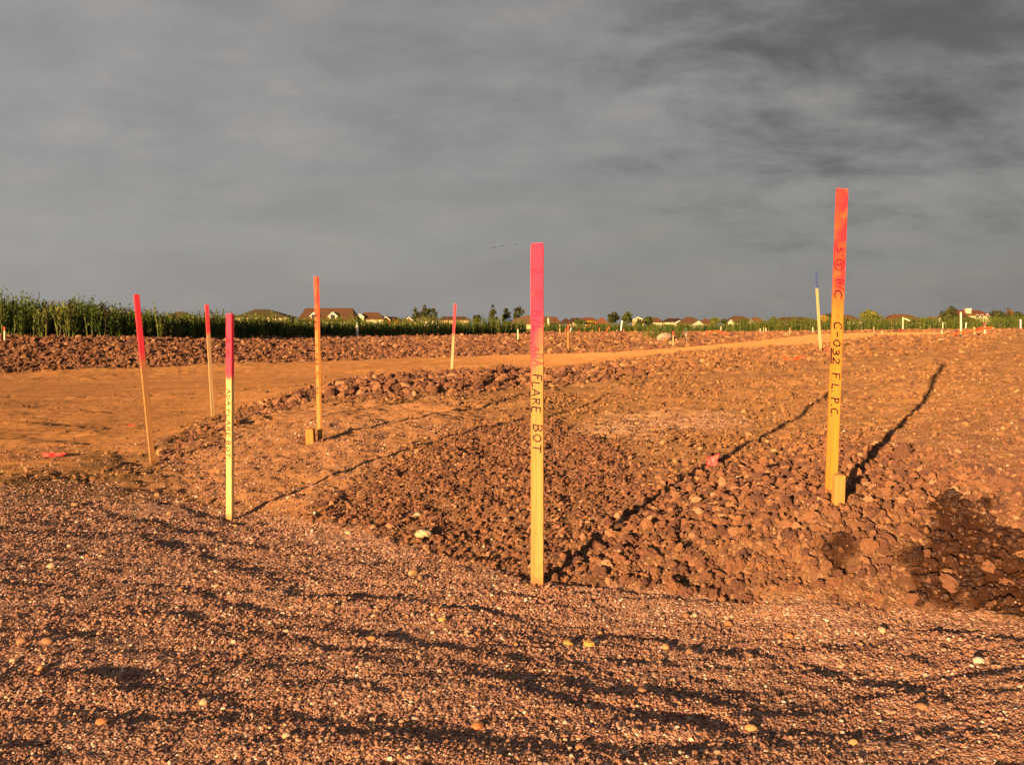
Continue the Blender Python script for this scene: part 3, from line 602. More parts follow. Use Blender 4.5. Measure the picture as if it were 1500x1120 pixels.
# ------------------------------------------------------------------ wood stakes
def mat_wood(name, wood, paint, pz, slant, soft, blotch=0.0, paint2=None):
    """bare pine lath, spray paint from height pz (m) upwards; slant tilts the paint's lower edge across the face"""
    m, nt, b = new_mat(name, 0.7, 0.2); tcn = N(nt, 'ShaderNodeTexCoord'); o = tcn.outputs['Object']
    mp = N(nt, 'ShaderNodeMapping'); mp.inputs['Scale'].default_value = (160, 160, 2.2); L(nt, o, mp.inputs['Vector'])
    gr = noise(nt, mp.outputs[0], 1.0, 4, 0.6, 0.6); bl = noise(nt, o, 9.0, 3, 0.5)
    c = mix_c(nt, maprange(nt, gr, 0.35, 0.65, 0, 1), tuple(q * 0.66 for q in wood), wood)
    c = mix_c(nt, math_n(nt, 'MULTIPLY', maprange(nt, bl, 0.45, 0.7, 0, 1), 0.35), c, tuple(q * k for q, k in zip(wood, (0.95, 0.80, 0.6))))
    s_ = N(nt, 'ShaderNodeSeparateXYZ'); L(nt, o, s_.inputs[0])
    if paint is not None:
        h = math_n(nt, 'ADD', s_.outputs[2], math_n(nt, 'MULTIPLY', s_.outputs[0], slant))
        h = math_n(nt, 'ADD', h, math_n(nt, 'MULTIPLY', math_n(nt, 'SUBTRACT', noise(nt, o, 22, 3), 0.5), 0.14))
        fac = maprange(nt, h, pz - soft, pz + soft, 0.0, 1.0)
        if blotch:
            fac = math_n(nt, 'MULTIPLY', fac, maprange(nt, noise(nt, o, 13, 2), 0.32, 0.5, 1 - blotch, 1.0))
        pc = paint if paint2 is None else mix_c(nt, maprange(nt, noise(nt, o, 7, 3), 0.4, 0.62, 0, 1), paint, paint2)
        c = mix_c(nt, math_n(nt, 'MULTIPLY', fac, 0.94), c, pc)
    # mud splashed on the foot
    c = mix_c(nt, maprange(nt, math_n(nt, 'ADD', s_.outputs[2], math_n(nt, 'MULTIPLY', noise(nt, o, 60, 3), 0.05)), 0.02, 0.065, 0.85, 0.0), c, (0.22, 0.09, 0.035))
    spl = math_n(nt, 'MULTIPLY', maprange(nt, noise(nt, o, 95, 3, 0.7), 0.60, 0.70, 0, 1), maprange(nt, s_.outputs[2], 0.05, 0.42, 0.75, 0.0))
    c = mix_c(nt, spl, c, (0.24, 0.10, 0.04))
    c = mix_c(nt, maprange(nt, noise(nt, o, 40, 5, 0.7), 0.62, 0.74, 0, 0.28), c, tuple(q * 0.55 for q in wood))
    L(nt, c, b.inputs['Base Color'])
    bp = N(nt, 'ShaderNodeBump'); bp.inputs['Strength'].default_value = 0.25; bp.inputs['Distance'].default_value = 0.001; L(nt, gr, bp.inputs['Height']); L(nt, bp.outputs[0], b.inputs['Normal'])
    return m
PINK = (0.80, 0.020, 0.085); PINK_R = (0.80, 0.016, 0.042); ORNG = (0.88, 0.16, 0.03)

GL = {  # handwritten capitals: strokes in a box of height 1
    'A': (0.75, [[(0, 0), (0.36, 1), (0.72, 0)], [(0.13, 0.36), (0.62, 0.38)]]),
    'B': (0.62, [[(0.04, 0), (0.06, 1)], [(0, 0.97), (0.42, 0.96), (0.52, 0.76), (0.36, 0.56), (0.08, 0.52)], [(0.1, 0.53), (0.48, 0.46), (0.58, 0.22), (0.38, 0.02), (-0.02, 0.02)]]),
    'C': (0.62, [[(0.58, 0.86), (0.36, 1), (0.12, 0.84), (0.02, 0.5), (0.1, 0.14), (0.34, 0.0), (0.6, 0.12)]]),
    'D': (0.68, [[(0.06, 0), (0.08, 1)], [(0, 0.98), (0.36, 0.94), (0.62, 0.66), (0.58, 0.28), (0.32, 0.04), (0, 0.02)]]),
    'E': (0.56, [[(0.54, 0.98), (0.05, 0.97), (0.03, 0.02), (0.56, 0.0)], [(0.04, 0.5), (0.44, 0.53)]]),
    'F': (0.56, [[(0.05, 0), (0.06, 0.98), (0.58, 1.0)], [(0.06, 0.54), (0.44, 0.56)]]),
    'L': (0.5, [[(0.06, 1), (0.03, 0.02), (0.5, 0.03)]]),
    'O': (0.68, [[(0.32, 1), (0.08, 0.8), (0.02, 0.42), (0.2, 0.04), (0.46, 0.06), (0.64, 0.4), (0.56, 0.82), (0.32, 1)]]),
    'P': (0.56, [[(0.06, 0), (0.08, 1)], [(0, 0.98), (0.42, 0.98), (0.56, 0.76), (0.42, 0.52), (0.08, 0.48)]]),
    'R': (0.66, [[(0.06, 0), (0.08, 1)], [(0, 0.98), (0.42, 0.98), (0.54, 0.76), (0.4, 0.54), (0.08, 0.5)], [(0.24, 0.5), (0.64, 0.0)]]),
    'S': (0.52, [[(0.48, 0.88), (0.26, 1), (0.06, 0.8), (0.2, 0.56), (0.42, 0.4), (0.44, 0.14), (0.2, 0.0), (0.0, 0.12)]]),
    'T': (0.62, [[(0.3, 0), (0.32, 0.98)], [(0, 0.96), (0.64, 1.0)]]),
    '0': (0.6, [[(0.3, 1), (0.06, 0.78), (0.02, 0.36), (0.22, 0.02), (0.44, 0.06), (0.56, 0.44), (0.5, 0.84), (0.3, 1)]]),
    '2': (0.56, [[(0.04, 0.8), (0.2, 0.99), (0.44, 0.9), (0.46, 0.62), (0.02, 0.03), (0.56, 0.05)]]),
    '3': (0.54, [[(0.04, 0.9), (0.26, 1), (0.46, 0.82), (0.36, 0.58), (0.18, 0.54)], [(0.18, 0.54), (0.46, 0.44), (0.5, 0.18), (0.26, 0.0), (0.0, 0.12)]]),
    '5': (0.54, [[(0.5, 1), (0.1, 0.98), (0.06, 0.58), (0.34, 0.64), (0.5, 0.38), (0.36, 0.06), (0.0, 0.04)]]),
    '/': (0.5, [[(0.02, -0.12), (0.46, 1.1)]]), '-': (0.5, [[(0.06, 0.48), (0.42, 0.5)]]), '.': (0.2, [[(0.04, 0.0), (0.08, 0.06)]]), "'": (0.24, [[(0.12, 1.08), (0.08, 0.8)]]),
    '_': (0.62, [[(0.02, 0.45), (0.6, 0.45)], [(0.60, 0.2), (0.6, 0.75)]]),
    '@': (0.95, [[(0.48 + 0.46 * math.cos(t), 0.5 + 0.52 * math.sin(t)) for t in np.linspace(0.4, 6.6, 14)], [(0.62, 0.72), (0.45, 0.82), (0.34, 0.66), (0.56, 0.4), (0.5, 0.22), (0.3, 0.26)]]),
    '~': (0.95, [[(0.48 + (0.46 - 0.034 * k) * math.cos(0.7 * k), 0.5 + (0.5 - 0.037 * k) * math.sin(0.7 * k)) for k in range(13)]]),
}
def lettering(name, text, z0, z1, size, w, x0, yf, mat, parent, seed=0, jig=0.10, bar=None):
    w = w * 1.3
    """text runs down the face from z0 to z1, letter tops towards +x"""
    r_ = random.Random(seed); mb = MB(); adv = []; t = 0.0
    for ch in text:
        wd = 0.45 if ch == ' ' else GL[ch][0] + 0.22
        adv.append(t); t += wd
    k = (z0 - z1) / t; lift = 0
    def ribbon(pl):
        nonlocal lift
        lift += 1; yy = yf - 0.0004 - 0.00002 * lift
        for (a_, b_) in zip(pl, pl[1:]):
            d = Vector((b_[0] - a_[0], b_[1] - a_[1])); l = d.length or 1e-6; d /= l; nrm = Vector((-d.y, d.x)) * w * 0.5 * r_.uniform(0.8, 1.2); e_ = d * w * 0.35
            lift += 0.3; y2 = yf - 0.0004 - 0.00002 * lift
            q = [(a_[0] - e_.x + nrm.x, a_[1] - e_.y + nrm.y), (b_[0] + e_.x + nrm.x, b_[1] + e_.y + nrm.y), (b_[0] + e_.x - nrm.x, b_[1] + e_.y - nrm.y), (a_[0] - e_.x - nrm.x, a_[1] - e_.y - nrm.y)]
            mb.poly([(p[0], y2, p[1]) for p in reversed(q)])
    for ch, a0 in zip(text, adv):
        if ch == ' ': continue
        jx = r_.uniform(-jig, jig); js = r_.uniform(0.84, 1.12); sk = r_.uniform(-0.12, 0.10)
        for st in GL[ch][1]:
            pl = [(x0 + (py_ * js + jx) * size + sk * size * px_, z0 - (a0 + px_ + 0.08 * py_) * k) for (px_, py_) in st]
            ribbon(pl)
    if bar: ribbon([(x0 - 0.22 * size, bar[0]), (x0 - 0.2 * size, bar[1])])
    return mb.build(name, mat, parent)
def mat_flat(name, c, rough=0.6, spec=0.2):
    m, nt, b = new_mat(name, rough, spec); b.inputs['Base Color'].default_value = (*c, 1); return m
INK = mat_flat('marker_ink', (0.012, 0.007, 0.018), 0.6, 0.1); INK_RED = mat_flat('faded_ink_under_paint', (0.58, 0.012, 0.05), 0.6, 0.1); INK_DIM = mat_flat('dim_ink_under_paint', (0.10, 0.010, 0.028), 0.6, 0.1); INK_FAINT = mat_flat('writing_under_pink_paint', (0.30, 0.012, 0.05), 0.6, 0.1); INK_OR = mat_flat('faint_orange_ink', (0.40, 0.13, 0.02), 0.6)

def lath(u, v, d, v_top, lean, yaw, width, thick, mat, label, group='survey stakes of sprayed lath', name='survey_stake', tilt_y=0.0, z=None):
    """a survey lath standing where (u, v) meets the ground, its top at v_top"""
    x = wx(u, d); zg = wz(v, d) if z is None else z
    h = (v - v_top) / F * d / math.cos(R(lean))
    o = empty(name, (x, d, zg), label, 'stake', group)
    o.rotation_euler = Euler((R(tilt_y), R(lean), R(yaw)), 'XYZ')
    o.rotation_euler = (Matrix.Rotation(R(lean), 3, 'Y') @ Matrix.Rotation(R(yaw), 3, 'Z')).to_euler()
    r_ = np.random.default_rng(int(u * 3 + v)); mb = MB(); zs_ = np.concatenate([np.linspace(-0.12, h - 0.012, 34), [h - 0.005, h - 0.0012, h]]); c_ = min(0.0018, thick * 0.14); prev = None
    for q, zz_ in enumerate(zs_):                        # sawn edges: slightly ragged, the top corners chipped
        i = len(mb.v); k_ = 0.0 if q < len(zs_) - 3 else (0.0003, 0.0008, 0.0022)[q - len(zs_) + 3]
        jl, jr, jf = r_.uniform(-0.0007, 0.0005, 3) if q < len(zs_) - 3 else r_.uniform(-0.0015, 0, 3)
        X0, X1, Y0, Y1 = -width / 2 - jl + k_, width / 2 + jr - k_, -thick / 2 + k_ * 0.5, thick / 2 + jf * 0.4 - k_ * 0.5
        mb.v += [(a_, b_, zz_ - (0.0015 * r_.uniform() if q >= len(zs_) - 1 else 0)) for a_, b_ in ((X0 + c_, Y0), (X1 - c_, Y0), (X1, Y0 + c_), (X1, Y1 - c_), (X1 - c_, Y1), (X0 + c_, Y1), (X0, Y1 - c_), (X0, Y0 + c_))]
        if prev is not None: mb.f += [[prev + t, prev + (t + 1) % 8, i + (t + 1) % 8, i + t] for t in range(8)]
        prev = i
    mb.f.append([prev + t for t in range(8)]); mb.build('lath', mat, o)
    return o, h, d / F
# middle stake
mw = mat_wood('sun_gold_lath_pink_top', (0.55, 0.26, 0.075), PINK, 0.73, -3.2, 0.10)  # sun tint and paint fluorescence put into each stake's wood colour, gold here
o, h, k = lath(787, 858, 3.09, 356, 0.0, -9, 0.0395, 0.012, mw, 'tallest lath in the middle, ADA FLARE BOT on sun-tinted gold wood below a hot pink top')
vz = lambda v: (858 - v) * k
yf = -0.006
lettering('lettering', '2', vz(392), vz(404), 0.024, 0.0022, -0.012, yf, INK_RED, o, 1)
lettering('lettering', '~', vz(423), vz(439), 0.026, 0.0022, -0.013, yf, INK_RED, o, 2)
lettering('lettering', 'B/L', vz(455), vz(487), 0.026, 0.0022, -0.013, yf, INK_FAINT, o, 3)
lettering('lettering', 'ADA', vz(507), vz(538), 0.026, 0.0022, -0.013, yf, INK_FAINT, o, 4)
lettering('lettering', 'FLARE', vz(548), vz(606), 0.026, 0.0029, -0.014, yf, INK, o, 5)
lettering('lettering', 'BOT', vz(621), vz(664), 0.026, 0.0029, -0.013, yf, INK, o, 6)
# right stake
mw = mat_wood('sun_orange_lath_red_top', (0.60, 0.235, 0.035), PINK_R, 0.70, 0.8, 0.08, 0.45, (0.88, 0.065, 0.03))  # orange-gold cast of the sun put into this lath's wood colour
o, h, k = lath(1217, 727, 3.48, 276, 2.1, 4, 0.0415, 0.012, mw, 'tall leaning lath on the right, C-032 on sun-tinted orange wood below a red top')
vz = lambda v: (727 - v) * k
lettering('lettering', "5'", vz(362), vz(378), 0.027, 0.0034, -0.014, yf, INK_DIM, o, 7)
lettering('lettering', '@', vz(379), vz(399), 0.030, 0.0034, -0.016, yf, INK_DIM, o, 8)
lettering('lettering', 'B/', vz(409), vz(426), 0.027, 0.0030, -0.010, yf, INK_DIM, o, 9)
lettering('lettering', 'C', vz(424), vz(441), 0.027, 0.0034, -0.016, yf, INK, o, 10)
lettering('lettering', '_', vz(448), vz(470), 0.022, 0.0022, -0.010, yf, INK_OR, o, 11)
lettering('lettering', 'C-032', vz(471), vz(536), 0.028, 0.0036, -0.014, yf, INK, o, 12, 0.05, (vz(510), vz(532)))
lettering('lettering', 'F.L.', vz(546), vz(577), 0.027, 0.0034, -0.013, yf, INK, o, 13)
lettering('lettering', 'P.C.', vz(582), vz(613), 0.027, 0.0034, -0.012, yf, INK, o, 14)
# left stake
mw = mat_wood('sun_lemon_lath_pink_top', (0.76, 0.50, 0.20), PINK, 0.66, 0.5, 0.035)  # lemon wood tone takes in sunlight and paint fluorescence on this lath
o, h, k = lath(337, 760, 4.68, 459, 0.0, -30, 0.036, 0.020, mw, 'sun-tinted lemon yellow lath on the left, ADA FLARE BOT below a pink top')
vz = lambda v: (760 - v) * k; yf = -0.010
lettering('lettering', '2', vz(493), vz(505), 0.022, 0.0026, -0.014, yf, INK_DIM, o, 15)
lettering('lettering', '~', vz(509), vz(524), 0.024, 0.0026, -0.013, yf, INK_DIM, o, 16)
lettering('lettering', 'ADA', vz(569), vz(595), 0.023, 0.0032, -0.012, yf, INK, o, 17)
lettering('lettering', 'FLARE', vz(599), vz(641), 0.023, 0.0032, -0.012, yf, INK, o, 18)
lettering('lettering', 'BOT.', vz(645), vz(675), 0.023, 0.0032, -0.012, yf, INK, o, 19)
# turned stake with worn writing
mw = mat_wood('orange_lath_worn', (0.60, 0.27, 0.08), (0.84, 0.07, 0.055), 0.74, 0.0, 0.20, 0.3, (0.88, 0.15, 0.03))
o, h, k = lath(468.5, 642, 6.56, 405, -1.2, -52, 0.036, 0.022, mw, 'orange lath turned edge-on, writing worn, beside the short wooden block left of middle')
vz = lambda v: (642 - v) * k; yf = -0.011
for (t_, a_, b_, sd) in (("5'@", 452, 466, 20), ('B/C', 470, 484, 21), ('C-033', 503, 536, 22), ('F.L.', 545, 556, 23), ('P.C.', 567, 580, 24)):
    lettering('lettering', t_, vz(a_), vz(b_), 0.022, 0.0040, -0.011, yf, INK, o, sd)
# plain ones
mw = mat_wood('tan_lath_pink_top', (0.46, 0.22, 0.085), (0.70, 0.03, 0.06), 0.66, 0.0, 0.07)
lath(224, 680, 6.25, 431, -5.6, 48, 0.036, 0.013, mw, 'pink topped lath leaning left, in front of the haul road at far left')
mw = mat_wood('pale_lath_pink_top', (0.54, 0.33, 0.16), (0.70, 0.04, 0.07), 0.80, 0.0, 0.05)
lath(312.5, 615, 9.2, 446, -3.3, 44, 0.036, 0.012, mw, 'slim pink topped lath leaning left beside the road, just left of the lemon yellow lath')
mw = mat_wood('white_lath_pink_top', (0.64, 0.46, 0.26), (0.76, 0.05, 0.09), 0.62, 0.0, 0.05)
lath(661, 553, 14.4, 445, 3.1, 20, 0.036, 0.014, mw, 'pink topped white lath leaning right behind the clod ridge at the road edge')
mw = mat_wood('pale_lath_blue_top', (0.66, 0.46, 0.21), (0.022, 0.075, 0.27), 0.86, 0.0, 0.012)
lath(1202, 513, 13.7, 397, -3.4, 20, 0.038, 0.014, mw, 'blue topped pale lath leaning left at the road edge behind the C-032 lath')
# hubs
def hub(u, v, d, wpx, hpx, colr, label, rz, lean):
    m, nt, b = new_mat('hub_wood', 0.75, 0.15); t_ = N(nt, 'ShaderNodeTexCoord'); mp = N(nt, 'ShaderNodeMapping'); mp.inputs['Scale'].default_value = (120, 120, 6); L(nt, t_.outputs['Object'], mp.inputs['Vector'])
    gr = noise(nt, mp.outputs[0], 1, 4, 0.6); L(nt, mix_c(nt, gr, tuple(q * 0.6 for q in colr), colr), b.inputs['Base Color'])
    w_ = wpx / F * d / 2; h_ = hpx / F * d; o = empty('wooden_hub', (wx(u, d), d, wz(v, d)), label, 'stake', 'short wooden hubs beside the laths'); o.rotation_euler = (0, R(lean), R(rz))
    mb = MB(); mb.cbox(-w_, w_, -w_ * 0.8, w_ * 0.8, -0.08, h_, 0.003); mb.build('block', m, o)
    mb = MB(); mb.box(-w_ * 0.55, w_ * 0.5, -w_ * 0.45, w_ * 0.4, h_ + 0.0005, h_ + 0.003); mb.build('battered_end', mat_flat('split_end_grain', tuple(q * 0.55 for q in colr), 0.9, 0.1), o)
hub(1228, 729, 3.36, 16, 34, (0.60, 0.28, 0.08), 'short tan orange wooden block driven against the foot of the C-032 lath', 8, 2)
hub(455, 642, 6.45, 12, 14, (0.55, 0.21, 0.05), 'short orange brown wooden block left of the worn edge-on lath', -10, -3)

# ------------------------------------------------------------------ red plastic scraps
def scrap(u, v, wpx, hpx, colr, label, seed, rz=0.0, up=0.6, name='plastic_scrap', cat='scrap'):
    p = at(u, v); d = p.y; r_ = np.random.default_rng(seed); nx, ny = 9, 6; W = wpx / F * d; H = hpx / F * d
    gx_, gy_ = np.meshgrid(np.linspace(-0.5, 0.5, nx), np.linspace(0, 1, ny)); o_ = r_.uniform(0, 20, 2)
    n_ = fbm(gx_ * 2.4 + o_[0], gy_ * 2.4 + o_[1], 3); n2_ = fbm(gx_ * 2.0 + o_[1], gy_ * 2.0 + o_[0], 3)
    edge = 0.14 * fbm(gx_ * 5, gy_ * 5 + o_[0], 2)
    V = np.stack([W * (gx_ * (1 + 0.25 * n2_) + edge), W * 0.4 * (0.6 * n_ + gy_ * (1 - up)), H * (gy_ * up + 0.25 * n2_ + 0.18)], -1).reshape(-1, 3)
    V = np.concatenate([V, V + np.array([0, 0.002, 0.0015])]); k = nx * ny
    i = np.arange(k).reshape(ny, nx); q = np.stack([i[:-1, :-1], i[:-1, 1:], i[1:, 1:], i[1:, :-1]], -1).reshape(-1, 4); rim = np.concatenate([i[0], i[1:, -1], i[-1, ::-1][1:], i[::-1, 0][1:-1]])
    rq = np.stack([rim, np.roll(rim, -1), np.roll(rim, -1) + k, rim + k], -1)
    o = mesh_np(name, V, np.concatenate([q, q[:, ::-1] + k, rq]), mat_flat('thin_plastic', colr, 0.45, 0.4), None, True)
    o.location = (p.x, p.y, ground_z(p.x, p.y) + 0.004); o.rotation_euler = (0, 0, rz)
    return tag(o, label, cat, 'red plastic scraps on the dirt')
scrap(1044, 689, 17, 21, (0.78, 0.085, 0.075), 'red plastic scrap standing in the clods right of the middle stake', 21, -0.3, 0.75)
scrap(76, 669, 32, 7, (0.80, 0.05, 0.04), 'red ribbon lying flat on the road near the left edge', 2, 0, 0.5, 'ribbon', 'ribbon')
scrap(1166, 529, 34, 9, (0.70, 0.10, 0.03), 'orange plastic sheet half buried in the soil left of the C-032 lath', 3, 0.05, 0.5)
scrap(1213, 516, 11, 7, (0.70, 0.12, 0.08), 'small red scrap in the soil at the left edge of the C-032 lath', 4, 0.0, 0.7)
scrap(192, 624, 9, 3, (0.78, 0.05, 0.04), 'tiny red scrap on the road left of the leaning pink topped lath', 5, 0.0, 0.5)


# ------------------------------------------------------------------ tall weeds along the far edge of the site
def mat_leaf(name, lo, mid, hi):
    m, nt, b = new_mat(name, 0.75, 0.15); t_ = attr(nt, 'tint').outputs['Fac']
    L(nt, ramp(nt, t_, [(0.0, lo), (0.5, mid), (1.0, hi)]), b.inputs['Base Color']); return m
M_WEED = mat_leaf('weed_leaf', (0.034, 0.058, 0.012), (0.080, 0.112, 0.020), (0.155, 0.168, 0.038))
def weeds(name, line, depth, n, hmean, hvar, leaves=12, dens_u=None):
    line = np.array(line, float); t = rng.uniform(line[0, 0], line[-1, 0], n)
    d0 = np.interp(t, line[:, 0], line[:, 1]); dpt = rng.uniform(0, depth, n) ** 1.0
    y = d0 + dpt; x = (t - CX) / F * d0 * (1 + 0.25 * dpt / d0); z = macro(x, y) - 0.03
    hm = np.interp(t, line[:, 0], line[:, 2])
    h = hm * (hmean + hvar * fbm(x * 0.55, y * 0.5, 3) + 0.15 * rng.normal(size=n)) * np.where(rng.uniform(size=n) < 0.05, 1.22, 1.0); h = np.clip(h, 0.25, 2.0)
    tint = np.clip(0.42 + 0.5 * fbm(x * 0.8 + 9, y * 0.8, 3) + 0.16 * rng.normal(size=n), 0, 1)
    lean = rng.normal(0, 0.09, (n, 2))
    V, Fc, T = [], [], []
    off = 0
    # stems
    a_ = rng.uniform(0, PI, n); dx, dy = np.cos(a_) * 0.010, np.sin(a_) * 0.010
    top = np.stack([x + lean[:, 0] * h, y + lean[:, 1] * h, z + h], 1); bot = np.stack([x, y, z], 1); dv_ = np.stack([dx, dy, 0 * dx], 1)
    q = np.stack([bot - dv_, bot + dv_, top + dv_ * 0.3, top - dv_ * 0.3], 1).reshape(-1, 3); V.append(q); T.append(np.repeat(np.clip(tint + 0.25, 0, 1), 4)); off += len(q)
    for k in range(leaves):
        f = (k + rng.uniform(0, 1, n)) / leaves; f = 0.10 + 0.9 * f
        az = rng.uniform(0, 2 * PI, n); el = rng.uniform(0.7, 1.35, n); ln = (0.26 - 0.13 * f) * rng.uniform(0.6, 1.3, n); wd = rng.uniform(0.014, 0.030, n)
        bs = bot + (top - bot) * f[:, None]; dr = np.stack([np.cos(az) * np.cos(el), np.sin(az) * np.cos(el), np.sin(el)], 1)
        sd = np.stack([-np.sin(az), np.cos(az), 0 * az], 1) * wd[:, None]; md = bs + dr * (ln * 0.5)[:, None]; tp = bs + dr * ln[:, None] + np.array([0, 0, -0.02])
        V.append(np.stack([bs, md + sd, tp, md - sd], 1).reshape(-1, 3)); T.append(np.repeat(np.clip(tint + 0.16 * rng.normal(size=n) + 0.10 * (f > 0.85), 0, 1), 4))
    V = np.concatenate(V); T = np.concatenate(T); Fq = np.arange(len(V)).reshape(-1, 4)
    o = mesh_np(name, V, Fq, M_WEED, None, False, {'tint': ('FLOAT', T.astype(np.float32))})
    return o
w_ = weeds('tall_weeds', [(-420, 26, 0.82), (0, 27, 0.80), (150, 28.8, 0.72), (240, 30.5, 0.62), (330, 34, 0.64), (420, 38.5, 0.62), (600, 48, 0.70), (770, 59, 0.74)], 4.5, 5600, 1.0, 0.34); tag(w_, 'dense tall green weeds growing along the top of the soil bank at left', 'weeds', kind='stuff')
w_ = weeds('tall_weeds', [(1085, 82, 0.95), (1300, 80, 0.98), (1700, 76, 1.02)], 6, 4200, 1.05, 0.2, 10); tag(w_, 'tall green weeds growing in a band along the right edge of the site', 'weeds', kind='stuff')
w_ = weeds('low_weeds', [(780, 95, 0.75), (1110, 100, 0.75)], 7, 2400, 1.0, 0.3, 9); tag(w_, 'low green weeds growing before the houses in the middle distance', 'weeds', kind='stuff')
w_ = weeds('dry_weeds', [(955, 40, 0.36), (1005, 40, 0.42)], 4, 60, 1.0, 0.4, 7); tag(w_, 'thin dried weeds growing among the clods near the red lath', 'weeds', kind='stuff')

M_DARK = mat_flat('dead_stalk', (0.035, 0.026, 0.014), 0.9, 0.1)
def dead_weed(u, d, vt, label, seed):
    r_ = random.Random(seed); x = wx(u, d); zg = float(macro(x, d)); H = wz(vt, d) - zg
    o = empty('dead_weed', (x, d, zg), label, 'weed', 'dark dead weeds standing above the green ones')
    mb = MB(); mb.tube([(0, 0, -0.05), (0.02, 0, H * 0.5), (r_.uniform(-0.05, 0.05), 0, H)], [0.018, 0.014, 0.006], 5); mb.build('stem', M_DARK, o)
    mb = MB()
    for k in range(9):
        f = r_.uniform(0.62, 0.97); a_ = r_.uniform(0, 6.28); l = r_.uniform(0.10, 0.22); c0 = Vector((0.01, 0, H * f)); dr = Vector((math.cos(a_) * 0.8, math.sin(a_) * 0.5, r_.uniform(0.3, 0.9)))
        mb.tube([c0, c0 + dr * l * 0.6, c0 + dr * l + Vector((0, 0, 0.02))], [0.008, 0.016, 0.003], 4)
    mb.build('branch', M_DARK, o)
for t in ((68, 27.5, 441, 'forked dead stalk rising from the weeds at far left', 1), (103, 28.2, 442, 'dark upright seed head, second dead stalk from the left edge', 2), (154, 28.4, 446, 'broad dark dead stalk just left of the leaning pink topped lath', 3), (311, 33.5, 456, 'crooked dark dead stalk beside the slim leaning lath', 4)): dead_weed(*t)

# ------------------------------------------------------------------ houses
def mat_rough(name, c, amp=0.25, scale=1.5):
    m, nt, b = new_mat(name, 0.85, 0.15); t_ = N(nt, 'ShaderNodeTexCoord'); n_ = noise(nt, t_.outputs['Object'], scale, 5, 0.65)
    L(nt, mix_c(nt, n_, tuple(q * (1 - amp) for q in c), tuple(min(1, q * (1 + amp)) for q in c)), b.inputs['Base Color']); return m
ROOFS = {k: mat_rough('shingles_' + k, c, 0.3, 3.0) for k, c in dict(brown=(0.115, 0.058, 0.030), dark=(0.060, 0.032, 0.020), red=(0.17, 0.062, 0.032), olive=(0.085, 0.070, 0.030), tan=(0.17, 0.10, 0.055)).items()}
WALLS = {k: mat_rough('siding_' + k, c, 0.05, 0.8) for k, c in dict(cream=(0.62, 0.52, 0.30), white=(0.74, 0.68, 0.55), tan=(0.46, 0.34, 0.18), red=(0.42, 0.075, 0.03), orange=(0.46, 0.15, 0.04), pale=(0.60, 0.60, 0.40), brown=(0.24, 0.14, 0.07)).items()}
M_TRIM = mat_flat('white_trim', (0.74, 0.70, 0.62), 0.5, 0.3)
M_PANE, nt, b = new_mat('window_glass', 0.08, 0.5); b.inputs['Base Color'].default_value = (0.03, 0.035, 0.045, 1)
M_GAR = mat_flat('garage_door_paint', (0.60, 0.54, 0.42), 0.5, 0.3)
M_BRICKC = mat_rough('chimney_stone', (0.62, 0.50, 0.32), 0.12, 2)
GZ = EYE - 1.45                                              # ground level under the far houses
def window(par, x, z, w, h, y):
    mb = MB(); t_ = 0.12
    mb.box(x - w / 2, x + w / 2, y - 0.06, y + 0.02, z - h / 2, z - h / 2 + t_); mb.box(x - w / 2, x + w / 2, y - 0.06, y + 0.02, z + h / 2 - t_, z + h / 2)
    mb.box(x - w / 2, x - w / 2 + t_, y - 0.059, y + 0.021, z - h / 2 + t_, z + h / 2 - t_); mb.box(x + w / 2 - t_, x + w / 2, y - 0.059, y + 0.021, z - h / 2 + t_, z + h / 2 - t_)
    mb.box(x - 0.03, x + 0.03, y - 0.05, y + 0.02, z - h / 2 + t_, z + h / 2 - t_)
    f = mb.build('window', M_TRIM, par); p = MB(); p.box(x - w / 2 + t_, x + w / 2 - t_, y - 0.02, y + 0.01, z - h / 2 + t_, z + h / 2 - t_); p.build('pane', M_PANE, f)
def roof_solid(mb, x0, x1, y0, y1, ze, zp, ra, rb, th=0.22, axis='x'):
    """closed roof: eave rectangle with a fascia of height th, ridge from ra to rb along the axis"""
    i = len(mb.v)
    if axis == 'x': ym = (y0 + y1) / 2; rid = [(ra, ym, zp), (rb, ym, zp)]
    else: xm = (x0 + x1) / 2; rid = [(xm, ra, zp), (xm, rb, zp)]
    mb.v += [(x0, y0, ze - th), (x1, y0, ze - th), (x1, y1, ze - th), (x0, y1, ze - th), (x0, y0, ze), (x1, y0, ze), (x1, y1, ze), (x0, y1, ze)] + rid
    fs = [(0, 3, 2, 1), (0, 1, 5, 4), (1, 2, 6, 5), (2, 3, 7, 6), (3, 0, 4, 7)]
    fs += [(4, 5, 9, 8), (5, 6, 9), (6, 7, 8, 9), (7, 4, 8)] if axis == 'x' else [(4, 5, 8), (5, 6, 9, 8), (6, 7, 9), (7, 4, 8, 9)]
    mb.f += [[i + q for q in f] for f in fs]
